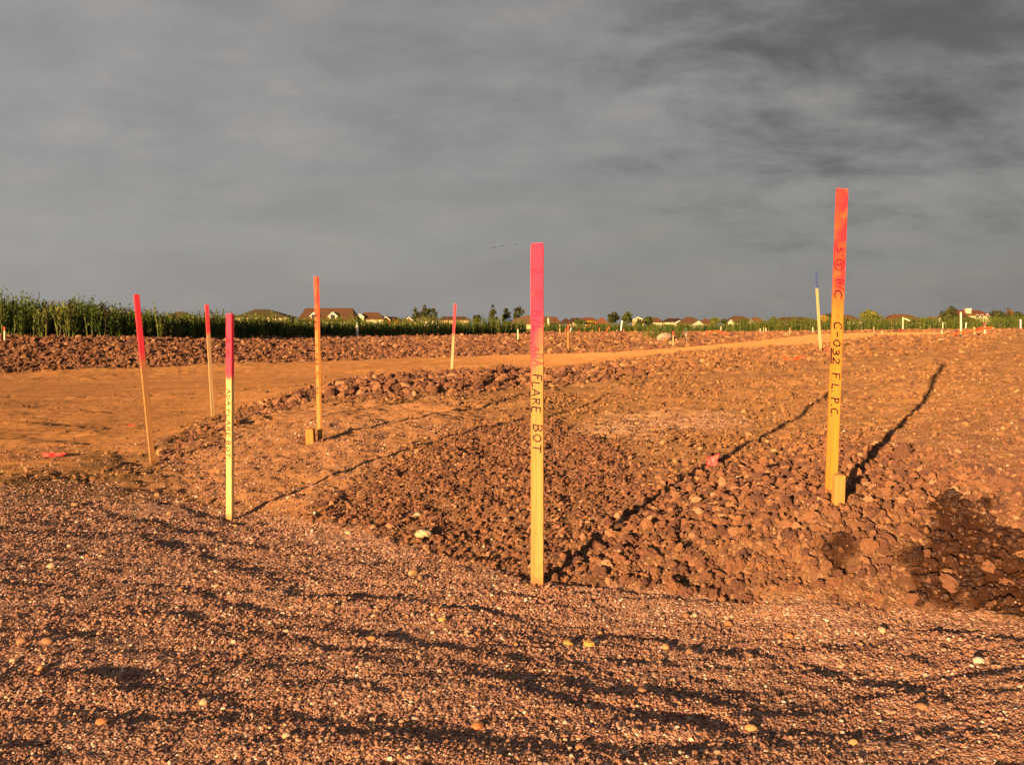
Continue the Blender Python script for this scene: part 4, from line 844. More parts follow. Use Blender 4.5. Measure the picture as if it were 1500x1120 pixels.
def house(u0, u1, ve, vp, label, wall='cream', roof='brown', ridge=None, gables=(), wins=None, chim=None, d=None, yaw=0.0, garage=False, dormers=(), depth=None):
    if d is None: d = min(430.0, max(160.0, F * 4.3 / max(4.0, HZ - vp)))
    cu = (u0 + u1) / 2; k = d / F; X = lambda u: (u - cu) * k; Z = lambda v: EYE - (v - HZ) * k - GZ
    x0, x1 = X(u0), X(u1); w = x1 - x0; dp = depth or min(11.0, 0.75 * w); ze, zp = Z(ve), Z(vp); ov = 0.45
    o = empty('house', (wx(cu, d), d, GZ), label, 'house', 'houses beyond the building site', (0, 0, R(yaw)))
    mb = MB(); mb.box(x0 + ov, x1 - ov, 0, dp, -1.0, ze + 0.02); mb.build('wall', WALLS[wall], o)
    ra, rb = (X(ridge[0]), X(ridge[1])) if ridge else (x0 + dp * 0.42, x1 - dp * 0.42)
    if ra > rb: ra = rb = (ra + rb) / 2
    mb = MB(); roof_solid(mb, x0, x1, -ov, dp + ov, ze, zp, ra, rb); rf = mb.build('roof', ROOFS[roof], o)
    mb = MB(); mb.tube([(ra + (rb - ra) * 0.3, dp * 0.72, zp - 0.9), (ra + (rb - ra) * 0.3, dp * 0.72, zp + 0.15)], [0.09, 0.09], 6); mb.build('vent_pipe', ROOFS['dark'], rf)
    if chim:
        cx0, cx1, cv = X(chim[0]), X(chim[1]), Z(chim[2]); yc = dp * 0.2
        mb = MB(); mb.box(cx0, cx1, yc - 0.6, yc + 0.6, ze, cv - 0.25); mb.box(cx0 - 0.1, cx1 + 0.1, yc - 0.7, yc + 0.7, cv - 0.25, cv); mb.build('chimney', M_BRICKC, rf)
    used = []
    for gq in gables:
        gu, gw, gp, ge = gq[:4]; gwall = gq[4] if len(gq) > 4 else wall
        gx, hw, gpk, gev = X(gu), gw * k, Z(gp), Z(ge); y0 = -1.4; used.append((gx - hw, gx + hw))
        mb = MB(); i = len(mb.v); e0 = hw - 0.3
        pts = [(gx - e0, -1.0), (gx + e0, -1.0), (gx + e0, gev - 0.06), (gx, gpk - 0.12), (gx - e0, gev - 0.06)]
        mb.v += [(p[0], y0, p[1]) for p in pts] + [(p[0], 0.3, p[1]) for p in pts]; mb.f += [[i, i + 1, i + 2, i + 3, i + 4]] + [[i + q, i + 5 + q, i + 5 + (q + 1) % 5, i + (q + 1) % 5] for q in range(5)]
        mb.build('gable_wall', WALLS[gwall], o)
        mb = MB()
        for s_ in (-1, 1):
            xe = gx + s_ * hw; yb = dp * 0.5
            q = [(xe, y0 - 0.4, gev), (gx, y0 - 0.4, gpk), (gx, yb, gpk), (xe, yb, gev)]; q2 = [(a_, b_, c_ - 0.2) for a_, b_, c_ in q]
            i = len(mb.v); mb.v += q + q2; mb.f += [[i, i + 1, i + 2, i + 3], [i + 7, i + 6, i + 5, i + 4]] + [[i + r, i + 4 + r, i + 4 + (r + 1) % 4, i + (r + 1) % 4] for r in range(4)]
        mb.build('gable_roof', ROOFS[roof], o)
        mb = MB()
        for s_ in (-1, 1):
            xe = gx + s_ * hw; yf_ = y0 - 0.43; t_ = 0.22
            i = len(mb.v); q = [(xe, gev), (gx, gpk), (gx, gpk - t_), (xe, gev - t_)]; mb.v += [(a_, yf_ - 0.06, c_) for a_, c_ in q] + [(a_, yf_, c_) for a_, c_ in q]
            mb.f += [[i, i + 1, i + 2, i + 3], [i + 7, i + 6, i + 5, i + 4]] + [[i + r, i + 4 + r, i + 4 + (r + 1) % 4, i + (r + 1) % 4] for r in range(4)]
        mb.build('gable_trim', M_TRIM, o)
        if garage and gq is gables[-1]:
            gdw = min(2.4, hw * 0.7)
            mb = MB()
            for r in range(4): mb.box(gx - gdw, gx + gdw, y0 - 0.05 - 0.004 * (r % 2), y0 + 0.02, -0.2 + r * 0.6, -0.2 + r * 0.6 + 0.57)
            mb.build('garage_door', M_GAR, o)
        elif hw > 1.2: window(o, gx, max(1.3, min(gev - 0.7, 1.7)), min(1.6, hw), 1.2, y0)
    for du, dw, dpk, dev in dormers:
        gx, hw, gpk, gev = X(du), dw * k, Z(dpk), Z(dev); slope_y = lambda z: -ov + (dp / 2 + ov) * (z - ze) / (zp - ze)
        y0 = slope_y(gev) - 1.2; yb = slope_y(gpk) + 0.3
        mb = MB(); e0 = hw - 0.25; pts = [(gx - e0, ze + 0.03), (gx + e0, ze + 0.03), (gx + e0, gev), (gx, gpk - 0.12), (gx - e0, gev)]; i = 0
        mb.v += [(p[0], y0, p[1]) for p in pts] + [(p[0], yb, p[1]) for p in pts]; mb.f += [[0, 1, 2, 3, 4]] + [[q, 5 + q, 5 + (q + 1) % 5, (q + 1) % 5] for q in range(5)]
        dm = mb.build('dormer', WALLS[wall], o)
        mb = MB()
        for s_ in (-1, 1):
            xe = gx + s_ * hw; q = [(xe, y0 - 0.3, gev - 0.1), (gx, y0 - 0.3, gpk), (gx, yb, gpk), (xe, yb, gev - 0.1)]; q2 = [(a_, b_, c_ - 0.22) for a_, b_, c_ in q]; i = len(mb.v); mb.v += q + q2
            mb.f += [[i, i + 1, i + 2, i + 3], [i + 7, i + 6, i + 5, i + 4]] + [[i + r, i + 4 + r, i + 4 + (r + 1) % 4, i + (r + 1) % 4] for r in range(4)]
        mb.build('dormer_trim', M_TRIM, dm); 
        mb = MB(); zc_ = (gev + ze) / 2 + 0.2; mb.box(gx - 0.5, gx + 0.5, y0 - 0.04, y0 + 0.02, zc_ - 0.6, zc_ + 0.6); mb.build('pane', M_PANE, dm)
    if wins is None:
        nwin = max(2, int(w / 4.5)); wl = [x0 + w * (q + 0.5) / nwin for q in range(nwin)]
        for xw in wl:
            if all(not (a_ - 0.8 < xw < b_ + 0.8) for a_, b_ in used): window(o, xw, 1.55, 1.3, 1.25, 0.0)
    else:
        for (a_, b_, c_, d_) in wins: window(o, (X(a_) + X(b_)) / 2, (Z(c_) + Z(d_)) / 2, abs(X(b_) - X(a_)), abs(Z(d_) - Z(c_)), 0.0)
    return o
house(229, 286, 467, 456, 'olive hip roofed house low behind the weeds, leftmost of all', 'cream', 'olive', (254, 261))
house(343, 422, 464, 452.5, 'wide olive hip roofed house with a cream wall, second house from the left', 'cream', 'olive', (366, 386))
house(434, 521, 470, 450.5, 'long brown roofed house with two cream dormers above the weeds', 'cream', 'brown', (441, 511), dormers=((459, 6.0, 457.2, 462), (487, 7.0, 456.8, 462.5)))
house(521, 563, 467, 457, 'brown roofed house with one small cream gable, right of the house with two dormers', 'cream', 'brown', (531, 551), gables=((529, 6, 459.5, 464),))
house(558, 586, 468, 463.5, 'small dark roofed house with a red wall and white gable trim', 'red', 'dark', (566, 578), gables=((566, 8, 463.5, 469, 'red'),), d=300)
house(582, 616, 473, 464, 'brown gabled house behind the weeds, before the dense tree clump', 'brown', 'brown', (594, 600), gables=((600, 14, 464, 476, 'brown'),), d=285)
house(606, 642, 469, 464.5, 'low tan roofed house with a little white wall, right of the brown gabled house', 'white', 'tan', (613, 636), d=320)
house(640, 688, 468, 463.3, 'long low brown roofed house behind the pink topped white lath', 'tan', 'brown', (648, 680), d=310)
house(736, 800, 474, 461.5, 'big hip roofed house directly behind the middle stake', 'tan', 'tan', (770, 786), d=262)
house(788, 823, 474, 463.5, 'brown hip roofed house just right of the middle stake', 'tan', 'brown', (797, 815), d=280)
house(832, 856, 471, 465.5, 'low dark roofed house behind the pavilion', 'tan', 'dark', (838, 850), d=350)
house(848, 877, 470, 464.8, 'house with orange red wall behind the yellow tree', 'orange', 'red', (855, 869), d=345)
house(868, 896, 476, 465, 'dark red hip roofed house left of the two rounded trees', 'red', 'red', (881, 884), d=300)
house(926, 946, 472, 463.5, 'dark roofed house with white gable trim behind the round dark bush', 'white', 'dark', (934, 940), gables=((934, 9.5, 464, 468.5, 'tan'),), d=330)
house(946, 972, 471.5, 464.8, 'grey brown roofed house with cream wall, right of the round dark bush', 'cream', 'brown', (951, 965), d=340)
house(972, 1003, 471, 466, 'dark roofed cream house with a front gable and window', 'cream', 'dark', (980, 997), gables=((994, 10.5, 469.2, 474.5),), d=330)
house(996, 1037, 474, 464, 'brown hip roofed cream house with a gabled garage', 'cream', 'brown', (1008, 1016), gables=((1021.5, 9.5, 470, 476),), garage=True, d=315)
house(1026, 1050, 474, 466, 'small brown hip roofed house with tan wall, right of the gabled garage', 'tan', 'brown', (1034, 1036), d=330)
house(1064, 1108, 472.5, 462.6, 'brown roofed cream house with two white edged gables and a tree before it', 'cream', 'brown', (1078, 1092), gables=((1069, 6.5, 468, 474), (1098, 6.5, 468, 474.5)), d=310)
house(1097, 1124, 472.5, 464.2, 'red brown hip roofed cream house at the right end of the middle row', 'cream', 'red', (1107, 1111), d=318)
house(1134, 1206, 473, 464.2, 'long low brown roof above the weeds left of the blue topped lath', 'tan', 'brown', (1152, 1186), d=312)
house(1234, 1266, 470, 461.5, 'brown roofed house with white wall just right of the C-032 lath', 'white', 'brown', (1238, 1250), d=285)
house(1300, 1360, 470.5, 460, 'wide red brown hip roofed house between the bright round tree and the pale cottage', 'tan', 'red', (1316, 1338), d=250)
house(1360, 1390, 470, 463.5, 'small pale green gabled cottage with a white roof edge', 'pale', 'tan', (1366, 1384), gables=((1379, 10, 463, 468, 'pale'),), d=290)
house(1394, 1452, 461.5, 453.8, 'two storey cream house with red roof and tall chimney', 'cream', 'red', (1404, 1444), chim=(1418.5, 1425.5, 451.5), wins=((1429, 1434, 460.5, 466), (1436, 1441, 460.5, 466), (1444.5, 1448, 459.8, 466.5), (1398, 1401, 461.5, 466)), d=300)
house(1396, 1436, 470, 461, 'dark hip roofed house in front of the two storey cream house', 'brown', 'dark', (1410, 1420), d=245)
house(1492, 1530, 468, 464, 'house with orange wall cut by the right edge', 'orange', 'red', (1500, 1520), d=300)
# pavilion
d = 180.0; k = d / F; o = empty('pavilion', (wx(829, d), d, GZ), 'open timber pavilion with a hip roof and posts, right of the middle stake', 'pavilion')
zt = EYE - (474 - HZ) * k - GZ; zpk = EYE - (466 - HZ) * k - GZ
mb = MB(); roof_solid(mb, -1.4, 1.3, -1.2, 1.2, zt, zpk, -0.15, 0.15, 0.1); mb.build('roof', ROOFS['dark'], o)
for sx_ in (-1.15, 1.05):
    for sy_ in (-0.95, 0.95): mb = MB(); mb.box(sx_ - 0.09, sx_ + 0.09, sy_ - 0.09, sy_ + 0.09, -0.5, zt - 0.05); mb.build('post', WALLS['tan'], o)
for r in range(3): mb = MB(); mb.box(-1.05, 0.95, -0.97 , -0.91, 0.35 + r * 0.4, 0.45 + r * 0.4); mb.build('rail', WALLS['tan'], o)
# blue parasol
d = 150.0; k = d / F; o = empty('parasol', (wx(745, d), d, GZ), 'blue garden parasol above the weeds left of the middle stake', 'parasol')
zt = EYE - (465.5 - HZ) * k - GZ; mb = MB(); mb.tube([(0, 0, -0.4), (0, 0, zt)], [0.03, 0.03], 6); mb.build('pole', M_DARK, o)
mb = MB(); hub_ = (0, 0, zt); ring = [(0.62 * math.cos(t), 0.62 * math.sin(t), zt - 0.38 - 0.06 * (q % 2)) for q, t in enumerate(np.linspace(0, 2 * PI, 16, endpoint=False))]
for q in range(16): mb.poly([hub_, ring[q], ring[(q + 1) % 16]]); mb.poly([ring[q], (ring[q][0] * 0.97, ring[q][1] * 0.97, ring[q][2] - 0.1), (ring[(q + 1) % 16][0] * 0.97, ring[(q + 1) % 16][1] * 0.97, ring[(q + 1) % 16][2] - 0.1), ring[(q + 1) % 16]])
mb.build('canopy', mat_flat('blue_cloth', (0.03, 0.075, 0.32), 0.8, 0.1), o)

# ------------------------------------------------------------------ trees
M_BARK = mat_rough('bark', (0.10, 0.065, 0.04), 0.3, 4)
TREE_M = {'dark': mat_leaf('dark_foliage', (0.018, 0.026, 0.010), (0.036, 0.048, 0.015), (0.085, 0.085, 0.026)), 'mid': mat_leaf('mid_foliage', (0.028, 0.042, 0.012), (0.065, 0.08, 0.02), (0.13, 0.13, 0.035)),
          'bright': mat_leaf('bright_foliage', (0.05, 0.07, 0.014), (0.12, 0.135, 0.024), (0.22, 0.20, 0.045)), 'yellow': mat_leaf('yellow_foliage', (0.16, 0.10, 0.016), (0.34, 0.20, 0.03), (0.46, 0.30, 0.05)), 'rust': mat_leaf('rusty_foliage', (0.05, 0.03, 0.012), (0.10, 0.06, 0.02), (0.17, 0.10, 0.03))}
def tree(u, hw, vt, label, kind='dark', shape='round', d=300.0, name='tree', vb=None, nl=1500, group='trees among the houses'):
    hw *= 1.08
    r_ = np.random.default_rng(int(u * 7 + vt)); k = d / F; H = EYE - (vt - HZ) * k - GZ; W = hw * k
    zb = max(0.1 * H, EYE - (473.5 - HZ) * k - GZ) if shape != 'bush' else 0.0
    o = empty(name, (wx(u, d), d, GZ), label, 'bush' if shape == 'bush' else 'tree', group)
    mb = MB(); mb.tube([(0, 0, -0.6), (0.1, 0, H * 0.35), (0, 0.1, H * 0.8)], [0.05 * W + 0.1, 0.035 * W + 0.06, 0.03], 7)
    nb = 6
    for q in range(nb):
        a_ = 2 * PI * q / nb + r_.uniform(-0.4, 0.4); z0 = H * r_.uniform(0.25, 0.55); l = W * r_.uniform(0.5, 0.8)
        mb.tube([(0.05, 0, z0), (math.cos(a_) * l * 0.5, math.sin(a_) * l * 0.5, z0 + l * 0.35), (math.cos(a_) * l, math.sin(a_) * l, z0 + l * 0.8)], [0.02 * W + 0.04, 0.015 * W + 0.03, 0.015], 5)
    mb.build('trunk', M_BARK, o)
    nc = 46; C_ = []
    while len(C_) < nc:
        p = r_.uniform(-1, 1, 3); t = (p[2] + 1) / 2
        if shape == 'cone': rad = (1 - t) ** 0.75 * (0.5 + 0.5 * min(1, t * 6))
        elif shape == 'column': rad = math.sqrt(max(0, 1 - (2 * t - 0.9) ** 2 * 0.8)) * (1 - 0.55 * t ** 2)
        else: rad = math.sqrt(max(0, 1 - (2 * t - 1) ** 2))
        if math.hypot(p[0], p[1]) < rad * 0.92: C_.append((p[0] * W, p[1] * W, zb + (H - zb) * (0.04 + 0.90 * t), r_.uniform(0.22, 0.40) * W))
    C_ = np.array(C_); per = nl // nc; P_ = np.repeat(C_, per, 0); n_ = len(P_)
    dirn = r_.normal(size=(n_, 3)); dirn /= np.linalg.norm(dirn, axis=1)[:, None]
    pos_ = P_[:, :3] + dirn * (P_[:, 3] * r_.uniform(0.45, 1.05, n_))[:, None] * np.array([1, 1, 0.8])
    sz = r_.uniform(0.14, 0.34, n_) * (0.7 + 0.16 * W)
    t1 = r_.normal(size=(n_, 3)); t1 /= np.linalg.norm(t1, axis=1)[:, None]; t2 = np.cross(t1, dirn + 0.4 * r_.normal(size=(n_, 3))); t2 /= np.linalg.norm(t2, axis=1)[:, None]
    V = np.stack([pos_ - t1 * sz[:, None], pos_ + t2 * sz[:, None] * 0.6, pos_ + t1 * sz[:, None], pos_ - t2 * sz[:, None] * 0.6], 1).reshape(-1, 3)
    tint = np.clip(np.repeat(r_.uniform(0.15, 0.85, nc), per) + 0.2 * r_.normal(size=n_), 0, 1)
    mesh_np('crown', V, np.arange(len(V)).reshape(-1, 4), TREE_M[kind], o, False, {'tint': ('FLOAT', np.repeat(tint, 4).astype(np.float32))})
for t in ((609, 8, 447, 'smaller left tree of the dense clump behind the weeds left of middle', 'dark', 'cone', 340), (621, 9, 443.5, 'tallest tree of the dense clump behind the weeds left of middle', 'dark', 'column', 335), (632, 8, 449, 'right hand tree of the dense clump behind the weeds left of middle', 'dark', 'round', 332),
          (699, 6, 457, 'small lone dark tree right of the pink topped white lath', 'dark', 'column', 330), (722, 7, 444.5, 'tall narrow pointed tree left of the middle stake', 'dark', 'cone', 330), (742, 8.5, 448.5, 'broad tree behind the blue parasol', 'dark', 'cone', 340), (760, 8, 448, 'tree whose crown touches the left side of the middle stake', 'dark', 'round', 330),
          (866, 7, 471, 'low bright yellow tree before the orange red wall', 'yellow', 'round', 230), (850, 10, 470, 'olive bush like tree left of the yellow tree', 'mid', 'round', 225), (898, 8.5, 457, 'rounded dark tree, left one of two beside the leaning white pipe', 'dark', 'round', 262), (919, 8, 457, 'rounded light green tree, right one of two beside the leaning white pipe', 'mid', 'round', 262),
          (949, 7, 464.5, 'small dark green tree right of the round dark bush', 'mid', 'round', 255), (1048, 7, 465.5, 'yellow green tree between the tan walled house and the next cream house', 'bright', 'round', 320), (1061, 5, 466, 'slim dark tree left of the house with two gables', 'dark', 'cone', 285), (1088, 5, 466.5, 'slim dark tree in front of the house with two gables', 'dark', 'column', 285),
          (1133, 5, 464.5, 'little round tree standing alone left of the long low roof', 'mid', 'round', 300), (1206, 7, 460.5, 'golden brown tree between the blue topped lath and the C-032 lath', 'yellow', 'round', 290), (1214, 8, 456, 'olive tree just left of the C-032 lath', 'mid', 'cone', 300), (1237, 5, 463, 'dark shrub like tree against the right side of the C-032 lath', 'rust', 'round', 240),
          (1275, 14, 454, 'bright green round tree right of the C-032 lath', 'bright', 'round', 240), (1297, 3, 466, 'tiny dark tree right of the bright green round tree', 'dark', 'cone', 300), (1389, 13, 446.5, 'big dark tree left of the two storey house', 'dark', 'round', 238), (1356, 8, 466, 'low olive tree right of the wide red brown roof', 'mid', 'round', 260),
          (1460, 10, 454, 'dark green tree right of the two storey house', 'dark', 'round', 290), (1477, 10, 447, 'tallest pointed tree near the right edge', 'rust', 'cone', 285), (1490, 10, 456, 'dark round tree at the right edge', 'dark', 'round', 288), (1468, 13, 459, 'broad low tree in front of the pointed tree near the right edge', 'dark', 'round', 275), (1515, 12, 455, 'tree partly outside the right edge', 'dark', 'round', 290)):
    u, hw, vt, lab, kd, shp, dd_ = t; tree(u, hw, vt, lab, kd, shp, dd_)
for t in ((936, 8, 466.5, 'round dark bush before the house with white gable trim', 'dark', 250), (958, 5, 474, 'small dark bush below the grey brown roofed house', 'dark', 240), (1000, 9, 475, 'hedge like bush in front of the two cream gables', 'mid', 225), (1040, 9, 475, 'bush in front of the tan walled house', 'mid', 225), (1066, 7, 474, 'low bush under the left gable of the two gabled house', 'dark', 235), (1112, 8, 474, 'bush below the red brown roof at the end of the middle row', 'mid', 235), (978, 7, 475.5, 'bush beside the white T shaped post', 'mid', 225), (912, 12, 473, 'low bushes between the two rounded trees', 'mid', 235), (884, 10, 474.5, 'bush under the dark red hip roof', 'mid', 235), (1122, 8, 470, 'bush filling the gap left of the little round tree', 'mid', 250)):
    u, hw, vt, lab, kd, dd_ = t; tree(u, hw, vt, lab, kd, 'bush', dd_, 'bush', nl=600, group='bushes in front of the houses')
# far hedge line closing the gaps between the houses
n_ = 9000; u_ = rng.uniform(-500, 2000, n_); d_ = rng.uniform(440, 460, n_); hh = 1.6 + 0.8 * np.clip(fbm(u_ * 0.03, u_ * 0 + 1.5, 3), -0.6, 1)
P_ = np.stack([(u_ - CX) / F * d_, d_, GZ + hh * rng.uniform(0, 1, n_)], 1); t1 = rng.normal(size=(n_, 3)) * 0.5; t2 = rng.normal(size=(n_, 3)) * 0.35
V = np.stack([P_ - t1, P_ + t2, P_ + t1, P_ - t2], 1).reshape(-1, 3)
tag(mesh_np('far_hedge', V, np.arange(len(V)).reshape(-1, 4), TREE_M['dark'], None, False, {'tint': ('FLOAT', np.repeat(rng.uniform(0, 1, n_), 4).astype(np.float32))}), 'far dark hedgerow closing the gaps between the houses', 'hedge', kind='stuff')

# ------------------------------------------------------------------ posts and pipes standing about the field
M_W = mat_flat('white_plastic', (0.80, 0.76, 0.68), 0.4, 0.4); M_BARE = mat_rough('bare_lath', (0.58, 0.38, 0.18), 0.15, 8); M_RED = mat_flat('red_paint', (0.74, 0.07, 0.05), 0.6, 0.2)
M_ORL = mat_rough('orange_lath', (0.66, 0.25, 0.05), 0.15, 8); M_GREY = mat_rough('grey_lath', (0.40, 0.36, 0.28), 0.15, 8); M_GRN = mat_flat('blue_green_paint', (0.06, 0.13, 0.10), 0.6, 0.2); M_WL = mat_rough('whitewashed_lath', (0.76, 0.66, 0.46), 0.08, 8)
def post(u, v, vt, wpx, label, mat, top=None, tv=None, lean=0.0, pipe=False, group='small stakes dotted over the field', name=None, dmin=0, cat=None, d=None):
    p = at(u, v, dmin); 
    if d: p = Vector((wx(u, d), d, float(macro(wx(u, d), d))))
    k = p.y / F; zt = EYE - (vt - HZ) * k - p.z; w = max(wpx * k * 0.78, 0.028)
    o = empty(name or ('pipe' if pipe else 'lath_stake'), p, label, cat or ('pipe' if pipe else 'stake'), group, (0, R(lean), R(rng.uniform(-15, 15)) if not lean else 0))
    zs = EYE - (tv - HZ) * k - p.z if tv else zt
    mb = MB()
    if pipe: mb.tube([(0, 0, -0.2), (0, 0, zs)], [w / 2, w / 2], 10); mb.tube([(0, 0, zs - 0.06), (0, 0, zs + 0.03)], [w * 0.6, w * 0.6], 10)
    else: mb.cbox(-w / 2, w / 2, -0.012, 0.012, -0.2, zs, 0.002)
    mb.build('pipe_body' if pipe else 'lath', mat, o)
    if top:
        mb = MB(); mb.cbox(-w / 2 - 0.002, w / 2 + 0.002, -0.014, 0.014, zs + 0.001, zt, 0.002); mb.build('painted_top', top, o)
    return o
post(804, 485, 458, 2.6, 'leaning white stake with a dark tip just right of the middle stake', M_WL, M_GRN, 466, -3, dmin=30)
post(758.5, 499, 482, 2, 'short white stake in front of the weeds left of the middle stake', M_WL)
post(832, 511, 475, 1.8, 'orange stake with a pinkish top beside the road right of the middle stake', M_ORL, M_RED, 485, 0)
post(986, 505, 485, 1.9, 'lath with a red top beside the pale concrete lump', M_BARE, M_RED, 491)
post(1005, 503, 480, 2.0, 'grey lath with a blue green top right of the red topped lath', M_GREY, M_GRN, 488)
post(1407.5, 494, 457, 1.8, 'tallest bare stake in front of the two storey house', M_WL)
post(1428, 493, 479, 2.0, 'short leaning bare stake right of the tallest bare stake', M_BARE, lean=-4)
post(1442.5, 493, 474, 1.2, 'thin stake at the end of the orange plastic strip on the right', M_WL, M_RED, 478)
post(1381, 483, 472, 1.3, 'thin whitish stake below the pale cottage', M_WL, dmin=40)
post(1379.5, 490, 483.5, 1.4, 'short white peg in front of the thin whitish stake below the cottage', M_WL)
post(1157, 491, 480, 1.2, 'thin tan stake beyond the road, left of the blue topped lath', M_BARE, dmin=40)
post(1190.5, 489, 479, 1.3, 'white stake right of the pair of white pipes', M_WL, dmin=40)
post(1280, 489, 479, 1.2, 'thin tan stake beyond the road right of the C-032 lath', M_BARE, dmin=40)
post(1292, 487.5, 482, 1.8, 'stubby red and white peg beyond the road right of the C-032 lath', M_WL, M_RED, 484.5, dmin=40)
post(1056, 487, 478, 1.3, 'white peg behind the collapsed orange fence', M_WL, dmin=40); post(1078.5, 485, 476, 1.2, 'thin white peg right of the collapsed orange fence', M_WL, dmin=40)
post(1102.5, 486, 477, 1.2, 'thin reddish peg below the last house of the middle row', M_BARE, M_RED, 480, dmin=40); post(1113.5, 489, 481, 1.2, 'leftmost of three pegs at the left end of the right weeds', M_WL, dmin=40)
post(1118.5, 489, 479.5, 1.2, 'middle one of three pegs at the left end of the right weeds', M_BARE, dmin=40); post(1121.5, 487, 480, 1.2, 'rightmost of three pegs at the left end of the right weeds', M_WL, lean=6, dmin=40)
post(953.5, 486.5, 480.5, 1.2, 'tan peg below the small dark bush', M_BARE, dmin=40); post(934.5, 486.5, 484, 1.4, 'very short white peg below the round dark bush', M_WL, dmin=40)
post(1012, 484.5, 479.5, 1.1, 'small white peg below the cream gable with the window', M_WL, dmin=40); post(1026.5, 485.5, 480, 1.2, 'small tan peg below the gabled garage', M_BARE, M_RED, 482, dmin=40)
post(820, 488, 481, 1.4, 'tan peg below the pavilion, left of the red one', M_BARE, dmin=35); post(828.5, 488, 481, 1.3, 'red tipped peg under the pavilion', M_BARE, M_RED, 484, dmin=35)
post(848.5, 487.5, 483, 1.6, 'red peg right of the pavilion', M_RED, dmin=35); post(867.5, 487, 483, 1.2, 'tan peg in front of the yellow tree', M_BARE, dmin=35)
post(878, 488, 480, 1.3, 'reddish stake right of the yellow tree', M_ORL, M_RED, 483, dmin=35); post(903.5, 488, 483, 1.1, 'yellowish peg between the two white pipes', M_BARE, dmin=35); post(913.5, 488, 482, 1.2, 'red tipped peg right of the leaning white pipe', M_BARE, M_RED, 485, dmin=35)
G2 = 'white pipes standing on the site'
post(909.5, 488, 470, 2.6, 'tall leaning white pipe between the two rounded trees', M_W, pipe=True, lean=5, group=G2, dmin=35); post(899, 486.5, 479.5, 2.0, 'short white pipe left of the tall leaning white pipe', M_W, pipe=True, group=G2, dmin=35)
post(835, 487, 481, 2.0, 'small leaning white pipe right of the pavilion', M_W, pipe=True, lean=12, group=G2, dmin=35)
post(1183.5, 485, 478.5, 1.7, 'upright one of two white pipes before the weeds left of the blue topped lath', M_W, pipe=True, group=G2, dmin=50); post(1184.8, 484.8, 478, 1.2, 'slanting one of two white pipes before the weeds left of the blue topped lath', M_W, pipe=True, lean=24, group=G2, dmin=50)
post(1414, 481.5, 473, 2.0, 'short leaning white pipe before the weeds near the two storey house', M_W, pipe=True, lean=6, group=G2, dmin=40)
post(1495, 482, 468.5, 2.6, 'white capped pipe at the right edge of the photo', M_W, pipe=True, group=G2, dmin=40)
post(6.5, 498, 478.5, 1.8, 'pale pink stake on the bank at the left edge', M_WL, M_RED, 484, 0, d=26.2)
p = at(523, 492, 25); d = 44.0; k = d / F; p = Vector((wx(523, d), d, float(macro(wx(523, d), d)) + 0.02)); o = empty('marker_post', p, 'white marker post with a bulb and spike on the bank before the weeds', 'post')
zz = lambda v: EYE - (v - HZ) * k - p.z
mb = MB(); mb.tube([(0, 0, -0.1), (0, 0, zz(483))], [2.1 * k, 2.1 * k], 12); mb.build('pipe_body', M_W, o)
mb = MB(); mb.tube([(0, 0, zz(482.6)), (0, 0, zz(481.4)), (0, 0, zz(479)), (0, 0, zz(477)), (0, 0, zz(476))], [1.5 * k, 2.5 * k, 2.7 * k, 1.6 * k, 0.6 * k], 12); mb.build('bulb', M_W, o, True)
mb = MB(); mb.tube([(0, 0, zz(476)), (0, 0, zz(470))], [0.8 * k, 0.25 * k], 8); mb.build('spike', M_W, o)
# white T post
p = at(973.5, 486, 35); k = p.y / F; zz = lambda v: EYE - (v - HZ) * k - p.z; o = empty('tee_post', p, 'white T shaped post in front of the cream gables', 'post')
mb = MB(); mb.box(-1.0 * k, 1.0 * k, -0.03, 0.03, -0.2, zz(480)); mb.build('upright', M_W, o); mb = MB(); mb.box(-2.6 * k, 2.4 * k, -0.05, 0.05, zz(480), zz(478.2)); mb.build('crossbar', M_W, o)
# flagged stakes
def flag_post(u, v, vt, uf, label, d=None):
    p = at(u, v, 35); k = p.y / F; zz = lambda v_: EYE - (v_ - HZ) * k - p.z; o = empty('flagged_stake', p, label, 'stake', 'flagged stakes in the field')
    mb = MB(); mb.cbox(-0.7 * k, 0.7 * k, -0.012, 0.012, -0.2, zz(vt), 0.002); mb.build('lath', M_WL, o)
    mb = MB(); L_ = (uf - u) * k; pts = [(0.7 * k + L_ * t, 0.05 * math.sin(5 * t), zz(vt + 0.6) - L_ * 0.42 * t ** 1.3) for t in np.linspace(0, 1, 6)]; hgt = 2.0 * k
    for (a_, b_) in zip(pts, pts[1:]):
        for yo in (0, 0.006): mb.poly([(a_[0], a_[1] + yo, a_[2]), (b_[0], b_[1] + yo, b_[2]), (b_[0], b_[1] + yo, b_[2] - hgt * 0.7), (a_[0], a_[1] + yo, a_[2] - hgt)])
    mb.build('ribbon', mat_flat('ribbon_plastic', (0.78, 0.50, 0.28), 0.5, 0.3), o)
flag_post(1322.5, 482, 464.5, 1332, 'white stake with a fluttering pale orange ribbon before the wide red brown roof')
# bright red bundle at its foot
scrap(1321, 486, 8, 5, (0.62, 0.03, 0.04), 'crumpled red plastic at the foot of the ribbon stake', 8, 0.3, 0.7)
scrap(1058, 485, 4, 4, (0.75, 0.06, 0.05), 'small red flag like scrap above the collapsed orange fence', 9, 0.0, 0.9)
scrap(1408, 493, 24, 3, (0.72, 0.09, 0.03), 'orange plastic strip lying left of the short leaning stake', 10, 0.1, 0.4)
scrap(1487, 486, 12, 3, (0.72, 0.10, 0.04), 'orange strip lying in the dirt near the right edge', 11, 0.0, 0.4)
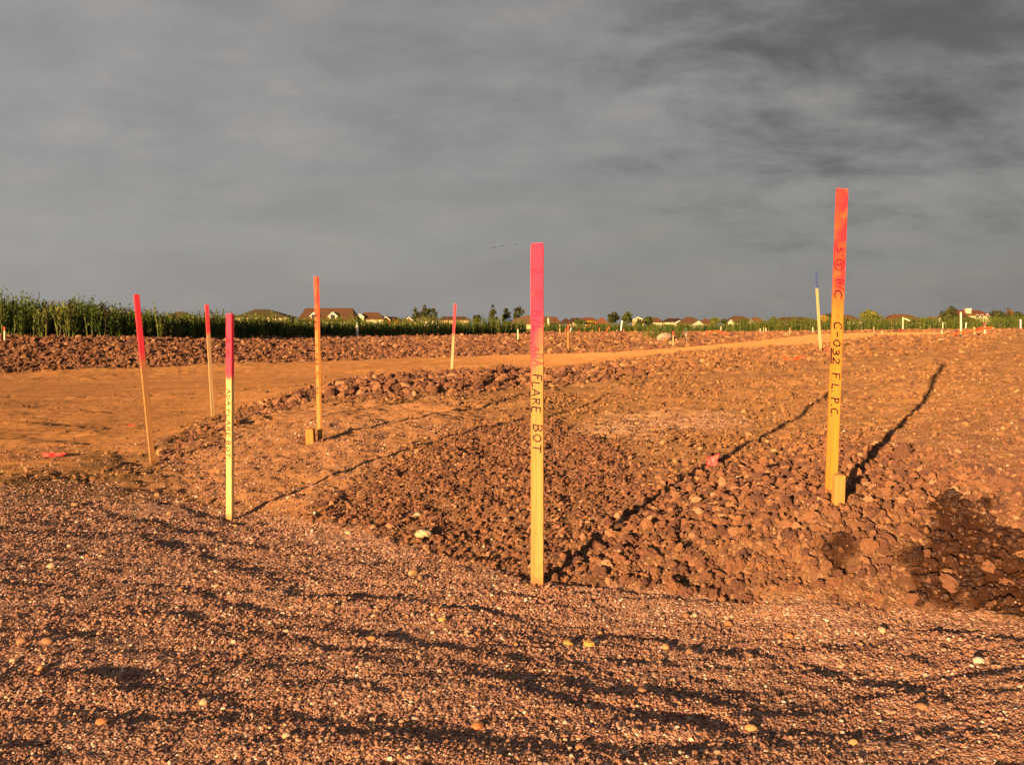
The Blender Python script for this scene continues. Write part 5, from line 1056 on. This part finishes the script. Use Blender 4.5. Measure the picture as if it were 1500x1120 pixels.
# orange safety fence fallen over
def fence(rails, label, name='safety_fence'):
    P0 = at(*rails[0][0]); d = P0.y; k = d / F; o = empty(name, (wx(rails[0][0][0], d), d, P0.z), label, 'fence', 'orange plastic fencing fallen on the field')
    Mo = mat_flat('orange_plastic_net', (0.78, 0.10, 0.025), 0.5, 0.3); Zf = lambda v: EYE - (v - HZ) * k - P0.z; X = lambda u: (u - rails[0][0][0]) * k
    R_ = []
    for r in rails:
        pts = [(X(u), 0.25 * math.sin(i * 1.7) * 0.4, Zf(v) + 0.06) for i, (u, v) in enumerate(r)]; mb = MB(); mb.tube(pts, [0.014] * len(pts), 6); mb.build('rail', Mo, o); R_.append(pts)
    mb = MB(); n_ = 13
    def lerp(pts, t): t *= len(pts) - 1; i = min(int(t), len(pts) - 2); f = t - i; return Vector(pts[i]).lerp(Vector(pts[i + 1]), f)
    for a_, b_ in zip(R_, R_[1:]):
        for q in range(n_): mb.tube([lerp(a_, q / (n_ - 1)), lerp(b_, q / (n_ - 1))], [0.008, 0.008], 4)
    mb.build('net', Mo, o)
fence([[(1035, 492), (1035.5, 487.5), (1045, 486.2), (1055, 486.6), (1060, 489), (1070, 492), (1080, 495.5), (1088, 500)], [(1036, 493), (1038, 489.5), (1046, 488), (1054, 488.4), (1060, 491.2), (1069, 494), (1079, 497.5), (1087, 501.4)]], 'collapsed orange plastic fence at the road bend in the middle distance')
fence([[(1397, 495), (1405, 492), (1416, 489.5), (1425, 487.6), (1437, 485), (1456, 484)], [(1398, 496), (1406, 493.2), (1416, 490.7), (1425, 489), (1437, 486.3), (1456, 485.4)]], 'fallen orange plastic fence behind the short leaning stake on the right')
fence([[(886, 490), (889, 485), (891, 481), (893, 479.5)], [(885, 490.5), (888, 487.5), (890, 484), (891.5, 482)]], 'small bent piece of orange fencing left of the two white pipes')
# birds
BL = ['leftmost tiny bird of the flock under the grey clouds', 'second tiny bird from the left end of the flock', 'third tiny bird from the left, just below its neighbour', 'tiny bird near the middle of the flock, fourth from the left', 'tiny bird near the middle of the flock, fifth from the left', 'lowest tiny bird of the flock, below the others', 'second tiny bird from the right end, above the lowest one', 'rightmost tiny bird of the flock, apart from the others']
for i, (u, v) in enumerate(((719, 364), (724, 362.5), (726, 363.5), (731, 361.2), (736, 360), (742, 365), (741, 358.6), (756, 358))):
    d = 150.0; r_ = random.Random(i); x, z = wx(u, d), wz(v, d)
    o = empty('bird', (x, d, z), BL[i], 'bird', 'birds flying in a flock', (R(r_.uniform(-25, 25)), 0, R(r_.uniform(50, 110))))
    mb = MB(); mb.tube([(-0.16, 0, 0), (-0.06, 0, 0.01), (0.06, 0, 0.012), (0.17, 0, 0.02), (0.22, 0, 0.02)], [0.012, 0.05, 0.055, 0.03, 0.008], 7); mb.poly([(-0.14, -0.02, 0), (-0.26, -0.05, 0), (-0.26, 0.05, 0), (-0.14, 0.02, 0)]); mb.build('body', M_DARK, o)
    up = r_.uniform(-0.05, 0.16)
    for s_ in (-1, 1):
        mb = MB(); a_ = [(0.07, 0.03 * s_, 0.02), (0.08, 0.18 * s_, 0.03 + up), (-0.02, 0.36 * s_, 0.02 + up * 0.7), (-0.06, 0.17 * s_, 0.02 + up), (-0.06, 0.03 * s_, 0.015)]; mb.poly(a_); mb.poly([(x_, y_, z_ - 0.012) for x_, y_, z_ in reversed(a_)]); mb.build('wing', M_DARK, o)
